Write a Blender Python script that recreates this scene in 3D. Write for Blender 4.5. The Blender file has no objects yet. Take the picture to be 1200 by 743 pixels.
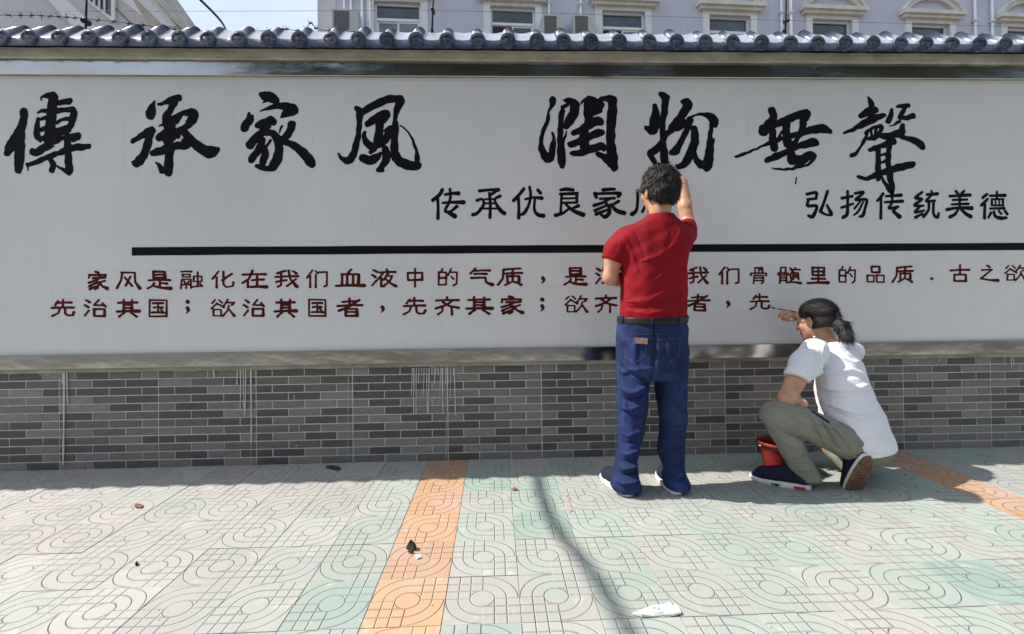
import bpy, math, random
import numpy as np
from mathutils import Vector, Matrix
from mathutils.bvhtree import BVHTree

# ------------------------------------------------------------------ camera, light
S = bpy.context.scene
COL = S.collection
F_PX = 555.3                                  # focal length in pixels of a 1200 px wide frame
PITCH, YAW, ROLL, CY = -0.00699, 0.03582, -0.01167, -29.98
H = 1.0177                                    # camera height
D = 2.9476                                    # distance of the wall face

def cam_axes():
    cy, sy = math.cos(YAW), math.sin(YAW)
    fw = np.array([sy, cy, 0.]); r = np.array([cy, -sy, 0.]); u = np.array([0, 0, 1.])
    cp, sp = math.cos(PITCH), math.sin(PITCH)
    f2 = fw*cp - u*sp; u2 = u*cp + fw*sp
    c, s = math.cos(ROLL), math.sin(ROLL)
    return r*c + u2*s, -r*s + u2*c, f2
CR, CU, CF = cam_axes()
cam = bpy.data.cameras.new('camera')
cam_o = bpy.data.objects.new('camera', cam); COL.objects.link(cam_o)
M3 = Matrix((CR, CU, -CF)).transposed()
cam_o.matrix_world = Matrix.Translation((0, 0, H)) @ M3.to_4x4()
cam.sensor_width = 36; cam.sensor_fit = 'HORIZONTAL'
cam.lens = F_PX/1200*36
cam.shift_y = CY/1200
cam.clip_start = .05; cam.clip_end = 2000
S.camera = cam_o

SUN = Vector((-.88, .066, 1.0)).normalized()
el = math.asin(SUN.z); rot = math.atan2(SUN.x, SUN.y)
w = bpy.data.worlds.new('World'); S.world = w; w.use_nodes = True
nt = w.node_tree; bg = nt.nodes['Background']
sky = nt.nodes.new('ShaderNodeTexSky'); sky.sky_type = 'NISHITA'; sky.sun_disc = False
sky.sun_elevation = el; sky.sun_rotation = rot; sky.dust_density = 2.5; sky.air_density = 1.3
# thin bright high cloud over the whole sky
mixn = nt.nodes.new('ShaderNodeMix'); mixn.data_type = 'RGBA'; nz = nt.nodes.new('ShaderNodeTexNoise'); nz.inputs['Scale'].default_value = 2.2; nz.inputs['Detail'].default_value = 6
tc = nt.nodes.new('ShaderNodeTexCoord'); nt.links.new(tc.outputs['Generated'], nz.inputs['Vector']); mr = nt.nodes.new('ShaderNodeMapRange'); mr.inputs['From Min'].default_value = .3; mr.inputs['From Max'].default_value = .7; mr.inputs['To Min'].default_value = .34; mr.inputs['To Max'].default_value = .52
nt.links.new(nz.outputs['Fac'], mr.inputs['Value']); nt.links.new(mr.outputs[0], mixn.inputs[0]); nt.links.new(sky.outputs[0], mixn.inputs[6]); mixn.inputs[7].default_value = (7.2, 8.0, 9.4, 1)
nt.links.new(mixn.outputs[2], bg.inputs[0]); bg.inputs[1].default_value = .10
sl = bpy.data.lights.new('sun', 'SUN'); sl.energy = 4.8; sl.angle = math.radians(.5); sl.color = (1, .955, .88)
so = bpy.data.objects.new('sun', sl); COL.objects.link(so)
so.rotation_euler = SUN.to_track_quat('Z', 'Y').to_euler()
S.view_settings.view_transform = 'Standard'; S.view_settings.look = 'None'
S.view_settings.exposure = 0.62; S.view_settings.gamma = 1

# ------------------------------------------------------------------ helpers
rnd = random.Random(7)
def ray(x, y):
    return CF + (x-600)/F_PX*CR - (y-371.5-CY)/F_PX*CU
def at(x, y, Y=D):                            # a point of the place seen at (x, y) at depth Y
    d = ray(x, y); return np.array([0, 0, H]) + d*(Y/d[1])
def gnd(x, y, z=0):
    d = ray(x, y); return np.array([0, 0, H]) + d*((z-H)/d[2])
def pj(P):
    P = np.asarray(P, float)-[0, 0, H]; z = P@CF
    return 600+F_PX*(P@CR)/z, 371.5+CY-F_PX*(P@CU)/z

def link(name, me, mat=None, parent=None, **kw):
    o = bpy.data.objects.new(name, me); COL.objects.link(o)
    if mat is not None and me is not None and not me.materials: me.materials.append(mat)
    if parent: o.parent = parent
    for k, v in kw.items(): o[k] = v
    return o
def thing(name, label, cat, loc=(0, 0, 0), group=None):
    o = bpy.data.objects.new(name, None); COL.objects.link(o); o.location = loc
    o.empty_display_size = .1
    o['label'] = label; o['category'] = cat
    if group: o['group'] = group
    return o
class MB:                                     # collects faces into one mesh
    def __init__(s, o=(0, 0, 0)): s.v = []; s.f = []; s.o = np.array(o, float)
    def add(s, vs, fs):
        n = len(s.v); s.v += [tuple(np.asarray(v, float)-s.o) for v in vs]; s.f += [tuple(i+n for i in f) for f in fs]; return s
    def box(s, lo, hi, bev=0):
        x0, y0, z0 = lo; x1, y1, z1 = hi
        s.add([(x0,y0,z0),(x1,y0,z0),(x1,y1,z0),(x0,y1,z0),(x0,y0,z1),(x1,y0,z1),(x1,y1,z1),(x0,y1,z1)],
              [(0,3,2,1),(4,5,6,7),(0,1,5,4),(1,2,6,5),(2,3,7,6),(3,0,4,7)]); return s
    def tube(s, pts, r, n=8, cap=True):
        pts = [Vector(p) for p in pts]; rs = r if isinstance(r, (list, tuple)) else [r]*len(pts)
        rings = []; prev = None
        for i, p in enumerate(pts):
            t = (pts[min(i+1, len(pts)-1)]-pts[max(i-1, 0)]).normalized()
            a = prev - t*prev.dot(t) if prev is not None else t.orthogonal()
            if a.length < 1e-6: a = t.orthogonal()
            a.normalize(); prev = a; b = t.cross(a)
            rings.append([p+(a*math.cos(k*2*math.pi/n)+b*math.sin(k*2*math.pi/n))*rs[i] for k in range(n)])
        vs = [v for r_ in rings for v in r_]
        fs = [(i*n+k, i*n+(k+1) % n, (i+1)*n+(k+1) % n, (i+1)*n+k) for i in range(len(pts)-1) for k in range(n)]
        if cap: fs += [tuple(range(n))[::-1], tuple((len(pts)-1)*n+k for k in range(n))]
        return s.add(vs, fs)
    def prism(s, poly, back, front=None):     # poly: 3-D points of the front outline, back: offset vector
        n = len(poly); b = [np.asarray(p)+back for p in poly]
        fs = [tuple(range(n)), tuple(range(2*n-1, n-1, -1))]+[(i, i+n, (i+1) % n+n, (i+1) % n) for i in range(n)]
        return s.add(list(poly)+b, fs)
    def build(s, name, mat=None, parent=None, smooth=False, **kw):
        me = bpy.data.meshes.new(name); me.from_pydata(s.v, [], s.f); me.validate(); me.update()
        if smooth: me.polygons.foreach_set('use_smooth', [True]*len(me.polygons))
        return link(name, me, mat, parent, **kw)

# ------------------------------------------------------------------ materials
class N:
    def __init__(s, name, rough=.6, col=(.5, .5, .5), **kw):
        s.m = bpy.data.materials.new(name); s.m.use_nodes = True; s.t = s.m.node_tree
        s.b = s.t.nodes['Principled BSDF']; s.b.inputs['Roughness'].default_value = rough
        s.b.inputs['Base Color'].default_value = (*col, 1)
        for k, v in kw.items(): s.b.inputs[k].default_value = v
    def n(s, typ, **kw):
        q = s.t.nodes.new('ShaderNode'+typ)
        for k, v in kw.items():
            if k.startswith('i_'):
                k = k[2:]; q.inputs[int(k) if k.isdigit() else k.replace('_', ' ')].default_value = v
            else: setattr(q, k, v)
        return q
    def l(s, a, b): s.t.links.new(a, b); return s
    def math(s, op, a, b=None, c=None, clamp=False):
        q = s.n('Math', operation=op, use_clamp=clamp)
        for i, x in enumerate((a, b, c)):
            if x is None: continue
            if isinstance(x, (int, float)): q.inputs[i].default_value = x
            else: s.l(x, q.inputs[i])
        return q.outputs[0]
    def coord(s, kind='Object'): return s.n('TexCoord').outputs[kind]
    def pos(s): return s.n('NewGeometry').outputs['Position']
    def noise(s, vec, scale, detail=4, rough=.6, sc=None):
        if sc:
            mp = s.n('Mapping'); mp.inputs['Scale'].default_value = sc; s.l(vec, mp.inputs[0]); vec = mp.outputs[0]
        q = s.n('TexNoise'); q.inputs['Scale'].default_value = scale; q.inputs['Detail'].default_value = detail
        q.inputs['Roughness'].default_value = rough; s.l(vec, q.inputs['Vector']); return q.outputs['Fac']
    def ramp(s, fac, stops):
        q = s.n('ValToRGB'); s.l(fac, q.inputs[0]); e = q.color_ramp.elements
        while len(e) < len(stops): e.new(.5)
        for k, (p, c) in enumerate(stops):
            e[k].position = p; e[k].color = (*c, 1) if len(c) == 3 else c
        return q.outputs[0]
    def mix(s, fac, a, b, typ='MIX'):
        q = s.n('Mix', data_type='RGBA', blend_type=typ)
        for i, x in ((0, fac), (6, a), (7, b)):
            if isinstance(x, (int, float)): q.inputs[i].default_value = x
            elif isinstance(x, tuple): q.inputs[i].default_value = (*x, 1)
            else: s.l(x, q.inputs[i])
        return q.outputs[2]
    def col(s, x): s.l(x, s.b.inputs['Base Color']); return s
    def rough(s, x): s.l(x, s.b.inputs['Roughness']); return s
    def bump(s, h, dist=.002, strength=1.):
        q = s.n('Bump'); q.inputs['Distance'].default_value = dist; q.inputs['Strength'].default_value = strength
        s.l(h, q.inputs['Height']); s.l(q.outputs[0], s.b.inputs['Normal']); return s

def simple(name, c, rough=.6, var=.12, scale=20, bump=.0006, bs=150, **kw):
    m = N(name, rough, c, **{'Specular IOR Level': .3, **kw}); p = m.coord()
    a = tuple(x*(1-var) for x in c); b = tuple(min(1, x*(1+var)) for x in c)
    m.col(m.ramp(m.noise(p, scale), [(.3, a), (.7, b)])); m.bump(m.noise(p, bs, 3), bump)
    return m.m

# paving: relief of arcs and grid lines pressed in each tile, colour per tile from an attribute
def tile_mat():
    m = N('paving_tile', .75); c = m.coord(); sx = m.n('SeparateXYZ'); m.l(c, sx.inputs[0])
    T = .2492
    u = m.math('DIVIDE', sx.outputs[0], T); v = m.math('DIVIDE', sx.outputs[1], T)
    au = m.math('ABSOLUTE', u); av = m.math('ABSOLUTE', v)
    r = m.math('SQRT', m.math('ADD', m.math('MULTIPLY', u, u), m.math('MULTIPLY', v, v)))
    def near(x, c0, wd=.0135):
        return m.math('SUBTRACT', 1, m.math('DIVIDE', m.math('ABSOLUTE', m.math('SUBTRACT', x, c0)), wd), clamp=True)
    mx = lambda a, b: m.math('MAXIMUM', a, b)
    arcs = mx(mx(near(r, .165), near(r, .325)), near(r, .485))
    def bars(a): return mx(mx(near(a, 0.0), near(a, .165)), near(a, .325))
    out = m.math('GREATER_THAN', r, .165)
    grid = m.math('MULTIPLY', mx(bars(au), bars(av)), out)
    quad = m.math('GREATER_THAN', m.math('MULTIPLY', u, v), 0.0)
    g = mx(m.math('MULTIPLY', arcs, quad), m.math('MULTIPLY', grid, m.math('SUBTRACT', 1, quad)))
    g = mx(g, near(r, .165))
    wp = m.pos()
    wear = m.noise(wp, 5, 5); g2 = m.math('MULTIPLY', g, m.math('MULTIPLY_ADD', wear, 3.2, -.95, clamp=True))
    oi = m.n('ObjectInfo'); at_ = m.n('Attribute', attribute_type='OBJECT', attribute_name='tint')
    base = at_.outputs['Color']
    px = m.n('SeparateXYZ'); m.l(wp, px.inputs[0]); gx = m.n('MapRange'); gx.inputs['From Min'].default_value = -1.4; gx.inputs['From Max'].default_value = -.2; m.l(px.outputs[0], gx.inputs['Value'])
    isor = m.n('Attribute', attribute_type='OBJECT', attribute_name='strip').outputs['Fac']; nor = m.math('SUBTRACT', 1, isor)
    mint = m.ramp(m.noise(wp, 1.7, 5, .6), [(.50, (0,)*3), (.66, (.62,)*3)]); base = m.mix(m.math('MULTIPLY', m.math('MULTIPLY', mint, gx.outputs[0]), nor), base, (.27, .37, .315))
    big = m.noise(wp, 2.9, 5, .62)
    base = m.mix(m.ramp(big, [(.45, (0,)*3), (.68, (.75,)*3)]), base, m.mix(.5, base, (.44, .39, .35)))
    sp = m.noise(wp, 60, 5, .7)
    base = m.mix(m.ramp(sp, [(.35, (0, 0, 0)), (.75, (1, 1, 1))]), m.mix(.18, base, (.2, .2, .18)), base)
    light = m.noise(wp, 9, 4, .7)
    base = m.mix(m.ramp(light, [(.60, (0, 0, 0)), (.74, (.55,)*3)]), base, (.52, .50, .45))
    dirt = m.noise(wp, 14, 4, .65)
    gc = m.mix(m.ramp(dirt, [(.40, (0, 0, 0)), (.58, (1, 1, 1))]), (.20, .17, .15), (.46, .38, .33))
    m.col(m.mix(m.math('MULTIPLY', g2, .34), base, gc))
    h = m.math('SUBTRACT', m.math('MULTIPLY', sp, .12), m.math('MULTIPLY', g, m.math('MULTIPLY_ADD', wear, 1.6, .1, clamp=True)))
    m.bump(h, .0044, 1.)
    return m.m
M = {}
M['tile'] = tile_mat()
M['joint'] = simple('sandy_joint', (.34, .30, .26), .9, .3, 30)
def brick_mat():
    m = N('brick_tile', .62); oi = m.n('ObjectInfo'); at_ = m.n('Attribute', attribute_type='GEOMETRY', attribute_name='tone')
    p = m.pos()
    r = m.math('FRACT', m.math('ADD', oi.outputs['Random'], at_.outputs['Fac']))
    q = m.n('ValToRGB'); m.l(r, q.inputs[0]); q.color_ramp.interpolation = 'CONSTANT'
    st = [(0, (.050, .050, .047)), (.2, (.040, .040, .041)), (.38, (.11, .107, .101)), (.52, (.165, .160, .151)), (.66, (.235, .227, .212)), (.78, (.19, .186, .18)), (.9, (.225, .190, .178))]
    e = q.color_ramp.elements
    while len(e) < len(st): e.new(.5)
    for k, (a, c) in enumerate(st): e[k].position = a; e[k].color = (*c, 1)
    st_ = m.noise(p, 22, 5, .65, (1, 1, 5))
    base = m.mix(m.ramp(st_, [(.3, (0, 0, 0)), (.72, (1, 1, 1))]), m.mix(.45, q.outputs[0], (.03, .03, .03)), m.mix(.18, q.outputs[0], (.34, .31, .28)))
    m.col(base); m.bump(m.noise(p, 120, 5, .7, (1, 1, 4)), .0016)
    m.rough(m.math('MULTIPLY_ADD', st_, .3, .42))
    return m.m
M['brick'] = brick_mat()
M['mortar'] = simple('mortar', (.62, .60, .56), .9, .12, 15)
def panel_mat():
    m = N('white_panel', .42, (.7,)*3); p = m.pos()
    a = m.noise(p, 1.1, 4, .5); b = m.noise(p, 9, 4, .6, (6, 1, .35)); s = m.noise(p, 55, 3, .6)
    c = m.mix(m.ramp(a, [(.3, (0, 0, 0)), (.7, (1, 1, 1))]), (.61, .61, .62), (.68, .672, .672))
    c = m.mix(m.ramp(b, [(.35, (.0,)*3), (.8, (.18,)*3)]), c, (.53, .527, .527))
    c = m.mix(m.ramp(s, [(.70, (0,)*3), (.80, (.35,)*3)]), c, (.45, .43, .40))
    q = m.noise(p, .55, 6, .75, (1.5, 1, 1)); c = m.mix(m.ramp(q, [(.42, (.0,)*3), (.60, (.30,)*3)]), c, (.56, .555, .55))
    v = m.n('TexVoronoi'); v.inputs['Scale'].default_value = 4.; m.l(p, v.inputs['Vector']); c = m.mix(m.math('MULTIPLY', m.math('LESS_THAN', v.outputs['Distance'], .022), .55), c, (.30, .29, .28))
    m.col(c); m.bump(m.noise(p, 35, 4), .0010); m.rough(m.math('MULTIPLY_ADD', a, .2, .30))
    return m.m
M['panel'] = panel_mat()
def steel_mat():
    m = N('stainless_steel', .25, (.62, .61, .59), Metallic=1.0); p = m.pos()
    n = m.noise(p, 2.6, 3, .5, (1, 1, 2.2)); f = m.noise(p, 240, 2, .5, (.03, 1, 3))
    m.rough(m.math('MULTIPLY_ADD', f, .10, .11)); m.bump(n, .018, .24)
    m.col(m.ramp(m.noise(p, 3, 5), [(.3, (.36, .355, .335)), (.7, (.47, .465, .45))]))
    return m.m
M['steel'] = steel_mat()
def paint(name, c, edge, rough=.34):
    m = N(name, rough, c, **{'Specular IOR Level': .06}); p = m.pos()
    n = m.noise(p, 18, 5, .7); m.col(m.ramp(n, [(.25, c), (.8, edge)])); m.bump(m.noise(p, 90, 4), .0005); return m.m
M['black'] = paint('black_paint', (.006, .0065, .009), (.011, .011, .014), .6)
M['darkred'] = paint('dark_red_paint', (.040, .006, .006), (.115, .014, .012), .6)
M['pencil'] = simple('pencil', (.60, .60, .605), .8)
M['drip'] = simple('dried_white_paint', (.48, .48, .47), .7)
def concrete(name, c, dark):
    m = N(name, .85); p = m.pos()
    a = m.noise(p, 3.5, 6, .65, (1, 1, 3)); b = m.noise(p, 45, 5, .7)
    c1 = m.mix(m.ramp(a, [(.36, (1, 1, 1)), (.62, (0, 0, 0))]), c, dark)
    m.col(m.mix(m.ramp(b, [(.3, (.35,)*3), (.6, (0,)*3)]), c1, dark)); m.bump(b, .002); return m.m
M['beam'] = concrete('weathered_beam', (.60, .57, .50), (.34, .31, .25))
M['ledge'] = concrete('ledge_mortar', (.40, .37, .29), (.22, .20, .15))
def glaze():
    m = N('glazed_tile', .2, (.14, .17, .26)); p = m.pos(); oi = m.n('ObjectInfo')
    a = m.noise(p, 16, 5, .6); c = m.ramp(a, [(.3, (.022, .030, .060)), (.72, (.075, .092, .150))])
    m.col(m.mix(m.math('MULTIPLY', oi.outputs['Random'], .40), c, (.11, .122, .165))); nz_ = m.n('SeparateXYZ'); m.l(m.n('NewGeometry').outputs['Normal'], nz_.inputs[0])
    lit_top = m.math('MULTIPLY', m.math('MULTIPLY_ADD', nz_.outputs[2], 2.4, -.9, clamp=True), m.math('MULTIPLY_ADD', m.noise(p, 11, 5, .6), 1.0, .25, clamp=True)); m.col(m.mix(lit_top, c, (.46, .47, .55)))   # sunlit brightness of the tile tops painted into the colour by upward normal
   
    m.rough(m.math('MULTIPLY_ADD', m.noise(p, 30, 4), .35, .12)); m.bump(m.noise(p, 60, 4), .0012)
    m.b.inputs['Coat Weight'].default_value = .5; m.b.inputs['Coat Roughness'].default_value = .2
    return m.m
M['glaze'] = glaze()
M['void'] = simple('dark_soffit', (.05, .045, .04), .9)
def stucco(name, c, d, sc=.8):
    m = N(name, .9); p = m.pos(); a = m.noise(p, sc, 6, .6, (2, 1, .5)); b = m.noise(p, 14, 4, .7)
    cc = m.mix(m.ramp(a, [(.3, (0,)*3), (.7, (1,)*3)]), d, c)
    m.col(m.mix(m.ramp(b, [(.3, (.3,)*3), (.7, (0,)*3)]), cc, d)); m.bump(b, .01); return m.m
M['stucco'] = stucco('lavender_stucco', (.62, .62, .70), (.53, .53, .61))
M['trim'] = stucco('cream_trim', (.80, .78, .71), (.62, .58, .50), 2)
M['greywall'] = stucco('grey_render', (.66, .63, .64), (.58, .56, .58), .4)
M['whitetrim'] = stucco('white_render', (.84, .83, .84), (.74, .73, .74), 1)
M['beigewall'] = stucco('beige_render', (.66, .60, .54), (.54, .50, .45), 1)
M['pvc'] = simple('white_pvc', (.85, .86, .87), .45, .06)
def glass(name, c):
    m = N(name, .08, c, **{'Specular IOR Level': .8}); p = m.pos(); a = m.noise(p, .9, 3)
    m.col(m.ramp(a, [(.35, tuple(x*.5 for x in c)), (.65, tuple(x*1.5 for x in c))])); m.bump(a, .02, .3); return m.m
M['glass'] = glass('window_glass', (.045, .065, .085))
M['curtain'] = glass('glass_with_curtain', (.16, .19, .22))
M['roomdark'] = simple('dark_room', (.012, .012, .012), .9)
M['iron'] = simple('rusty_black_iron', (.022, .019, .018), .7, .5, 60)
M['wire'] = simple('wire_grey', (.12, .12, .13), .5)
M['porcelain'] = simple('black_insulator', (.012, .012, .013), .3)
M['acbody'] = simple('air_conditioner_white', (.52, .52, .50), .5)
M['acgrille'] = simple('air_conditioner_grille', (.18, .18, .18), .6)
M['cable'] = simple('black_cable', (.015, .015, .016), .5)
def asphalt():
    m = N('asphalt', .9); p = m.pos(); a = m.noise(p, 1.2, 5); b = m.noise(p, 90, 3, .8)
    m.col(m.mix(m.ramp(b, [(.3, (0,)*3), (.8, (1,)*3)]), m.ramp(a, [(.3, (.04, .04, .042)), (.7, (.065, .064, .062))]), (.09, .088, .085))); m.bump(b, .004); return m.m
M['asphalt'] = asphalt()
M['soil'] = simple('verge_soil', (.095, .085, .070), .95, .6, 1.5)
M['kerb'] = concrete('kerb_stone', (.36, .35, .33), (.25, .24, .22))
M['bark'] = simple('bark', (.09, .07, .05), .9, .4, 12, .01, 30)
def leafm():
    m = N('leaf', .5, (.05, .09, .03)); p = m.pos(); a = m.noise(p, 1.7, 4)
    m.col(m.ramp(a, [(.3, (.022, .042, .012)), (.7, (.06, .095, .028))])); m.b.inputs['Subsurface Weight'].default_value = 0; return m.m
M['leaf'] = leafm()
def fabric(name, c, var=.1, rough=.85, weave=700, sheen=.0, bump=.0008):
    m = N(name, rough, c); p = m.pos()
    a = m.noise(p, 7, 5, .6); b = m.noise(p, weave, 2, .6)
    lo = tuple(x*(1-var) for x in c); hi = tuple(min(1, x*(1+var)) for x in c)
    cc = m.ramp(a, [(.3, lo), (.7, hi)])
    m.col(m.mix(m.ramp(b, [(.3, (.22,)*3), (.6, (0,)*3)]), cc, tuple(x*.6 for x in c)))
    h = m.math('ADD', m.math('MULTIPLY', m.noise(p, 24, 4, .6), 2.2), m.math('MULTIPLY', b, .35))
    m.bump(h, bump*2.2); m.b.inputs['Specular IOR Level'].default_value = .2; m.b.inputs['Sheen Weight'].default_value = sheen
    return m.m
M['redcloth'] = fabric('red_jersey', (.225, .003, .009), .14, .8)
M['whitecloth'] = fabric('white_jersey', (.76, .76, .80), .03, .85)
M['khaki'] = fabric('grey_green_cotton', (.225, .225, .188), .12, .9)
def denim():
    m = N('blue_denim', .85); p = m.pos(); a = m.noise(p, 6, 6, .65); b = m.noise(p, 330, 3, .7, (1, 1, .25))
    c = m.ramp(a, [(.28, (.007, .013, .046)), (.55, (.014, .028, .100)), (.78, (.040, .074, .21))])
    m.col(m.mix(m.ramp(b, [(.35, (.45,)*3), (.65, (0,)*3)]), c, (.015, .025, .07)))
    m.bump(m.math('ADD', m.math('MULTIPLY', m.noise(p, 20, 5, .6), 3), b), .0018); m.b.inputs['Specular IOR Level'].default_value = .2
    return m.m
M['denim'] = denim()
M['seam'] = simple('denim_seam', (.028, .045, .115), .9, .4, 100)
M['thread'] = simple('tan_thread', (.16, .11, .07), .8)
def skin():
    m = N('skin', .48, (.40, .20, .12)); p = m.pos(); a = m.noise(p, 22, 4)
    m.col(m.ramp(a, [(.3, (.40, .195, .115)), (.7, (.56, .31, .20))])); m.bump(m.noise(p, 260, 3), .0006)
    m.b.inputs['Subsurface Weight'].default_value = .12; m.b.inputs['Subsurface Scale'].default_value = .01
    return m.m
M['skin'] = skin()
def hairm(name, c, g):
    m = N(name, .55, c, **{'Specular IOR Level': .3}); p = m.pos(); a = m.noise(p, 130, 3, .6, (1, 1, .4)); b = m.noise(p, 25, 3)
    m.col(m.mix(m.math('MULTIPLY', m.ramp(a, [(.5, (0,)*3), (.75, (1,)*3)]), m.ramp(b, [(.45, (0,)*3), (.62, (1,)*3)])), c, g)); m.bump(a, .003); return m.m
M['hair'] = hairm('black_hair_greying', (.010, .009, .009), (.20, .195, .19))
M['hair2'] = hairm('black_hair', (.008, .007, .007), (.03, .028, .026))
M['stubble'] = simple('cropped_hair', (.042, .030, .025), .7, .4, 200)
M['belt'] = simple('black_leather', (.014, .012, .011), .4)
M['navy'] = fabric('navy_canvas', (.014, .018, .040), .2)
M['rubber'] = simple('white_rubber', (.62, .62, .60), .55, .15, 40)
M['solebrown'] = simple('brown_sole', (.16, .085, .055), .7, .35, 25)
M['redpatch'] = simple('red_rubber', (.35, .02, .03), .5)
M['bucket'] = simple('red_plastic', (.16, .014, .009), .42, .35, 12)
M['wood'] = simple('dark_wood', (.06, .04, .03), .5, .4, 60)
M['bristle'] = simple('painted_bristle', (.05, .006, .006), .5)
M['ferrule'] = N('ferrule', .3, (.5, .5, .5), Metallic=1.).m
M['paper'] = simple('white_paper', (.72, .71, .68), .8, .05)
M['walletm'] = simple('brown_wallet', (.24, .15, .11), .5, .3, 60)
M['deadleaf'] = simple('dead_leaf', (.22, .09, .04), .7, .4, 60)
M['debris'] = simple('dark_debris', (.03, .035, .02), .8, .4, 60)
M['lens'] = N('lens', .05, (.3, .3, .3), **{'Transmission Weight': 1.}).m

# ------------------------------------------------------------------ ground
def sheet(name, x0, x1, y0, y1, z, mat, **kw):
    b = MB().add([(x0,y0,z),(x1,y0,z),(x1,y1,z),(x0,y1,z)], [(0,1,2,3)])
    return b.build(name, mat, kind='structure', **kw)
sheet('ground', -400, 400, -400, 400, -.17, M['soil'])
b = MB().box((-30, -.90, -.16), (30, D+.02, -.0035)); pave = b.build('pavement', M['joint'], kind='structure')
MB().box((-30, -1.05, -.165), (30, -.902, -.002)).build('kerb', M['kerb'], kind='structure')
sheet('verge', -30, 30, -4.2, -1.05, -.145, M['soil'])
sheet('road', -30, 30, -9.5, -4.2, -.15, M['asphalt'])

T = .2492; GX, GY = -.17752, 1.97529
def tile_mesh():
    g = .0010; a = T/2-g; z0 = -.003; e = .0012
    b = MB().add([(-a,-a,z0),(a,-a,z0),(a,a,z0),(-a,a,z0),(-a,-a,-e),(a,-a,-e),(a,a,-e),(-a,a,-e),(-a+e,-a+e,0),(a-e,-a+e,0),(a-e,a-e,0),(-a+e,a-e,0)],
        [(0,1,5,4),(1,2,6,5),(2,3,7,6),(3,0,4,7),(4,5,9,8),(5,6,10,9),(6,7,11,10),(7,4,8,11),(8,9,10,11)])
    me = bpy.data.meshes.new('paving_tile'); me.from_pydata(b.v, [], b.f); me.materials.append(M['tile']); return me
tm = tile_mesh()
def tile_tint(i, j):
    r = random.Random(i*131+j*17+5)
    if i in (-1, 10):
        c = r.choice([(.58, .33, .18), (.62, .38, .22), (.56, .34, .20)])
    else:
        X = GX+(i+.5)*T; g = min(1, max(0, (X+1.5)/1.6))
        green = (.375, .435, .390); pink = (.448, .434, .411); grey = (.415, .432, .402)
        q = r.random()
        if g < .5: c = pink if q < .75 else grey
        else: c = green if q < .42 else grey if q < .86 else (.30, .42, .365) if q < .93 else pink
        if -.45 < X < .3 and q < .3: c = (.33, .43, .38)
        k = .5*(1-abs(2*g-1)); c = tuple(a*(1-k)+b_*k for a, b_ in zip(c, grey))
    f = r.uniform(.90, 1.07); return tuple(x*f*.80 for x in c)
tiles = []
jmin = -5
for j in range(-4, 17):
    for i in range(-30, 34):
        cx, cy = GX+(i+.5)*T, GY-(j+.5)*T
        if cy+T/2 > D+.03 or cy < -.77: continue
        x, y = (9999, 9999)
        if cy > .9:
            x, y = pj((cx, cy, 0))
        vis = cy > .9 and -60 < x < 1260 and y < 830
        tiles.append((not vis, -cy, i, j, cx, cy))
tiles.sort(key=lambda t: (t[0], t[1]))
tiles.sort(key=lambda t: (t[0], t[1]))
# the ones that show largest become single tiles, the others one joined part
single = [t for t in tiles if not t[0]]
single.sort(key=lambda t: t[5])
single_set = single[:300]
for _, _, i, j, cx, cy in single_set:
    o = link('paving_tile', tm, parent=pave)
    r = random.Random(i*7+j*91)
    o.location = (cx, cy, r.uniform(-.0012, .0012)); turn = 1 if i in (-1,) else (0 if -1 < i < 5 and r.random() < .8 else r.randint(0, 1))
    o.rotation_euler = (r.uniform(-.003, .003), r.uniform(-.003, .003), turn*math.pi/2)
    o['tint'] = tile_tint(i, j); o['strip'] = 1.0 if i in (-1, 10) else 0.0
rest = [t for t in tiles if t not in single_set]
b = MB()
for _, _, i, j, cx, cy in rest:
    if abs(cx) > 8.5: continue
    a = T/2-.0018; b.box((cx-a, cy-a, -.0033), (cx+a, cy+a, 0))
rm = N('paving_tile_far', .8); p_ = rm.pos(); rm.col(rm.ramp(rm.noise(p_, 1.6, 4), [(.3, (.30, .345, .315)), (.7, (.37, .35, .325))])); rm.bump(rm.noise(p_, 40, 3), .003)
b.build('paving_tile', rm.m, pave, kind='stuff')

# ------------------------------------------------------------------ the wall
WALL_X0, WALL_X1 = -9.0, 9.0
wall = thing('sign_wall', 'long boundary wall with grey brick base, white lettered panel and blue-grey glazed tile coping', 'wall', (0, D, 0)); wall['kind'] = 'thing'
def Lw(p): return (p[0], p[1]-D, p[2])
def wb(): return MB((0, D, 0))
Z = lambda v: v
Z_BR = .583; Z_P1 = float(at(600, 91.5)[2]); ZR0 = float(at(600, 89.8, D-.033)[2]); ZL1 = float(at(600, 407.5, D-.033)[2]); ZL0 = float(at(600, 424.3, D-.033)[2]); Z_P0 = ZL1; Z_BAND = float(at(600, 69.8, D-.06)[2]); Z_BEAM = float(at(600, 59.5, D-.06)[2])
wb().box((WALL_X0, D+.001, -.15), (WALL_X1, D+.24, Z_BEAM)).build('core', M['mortar'], wall)
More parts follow.
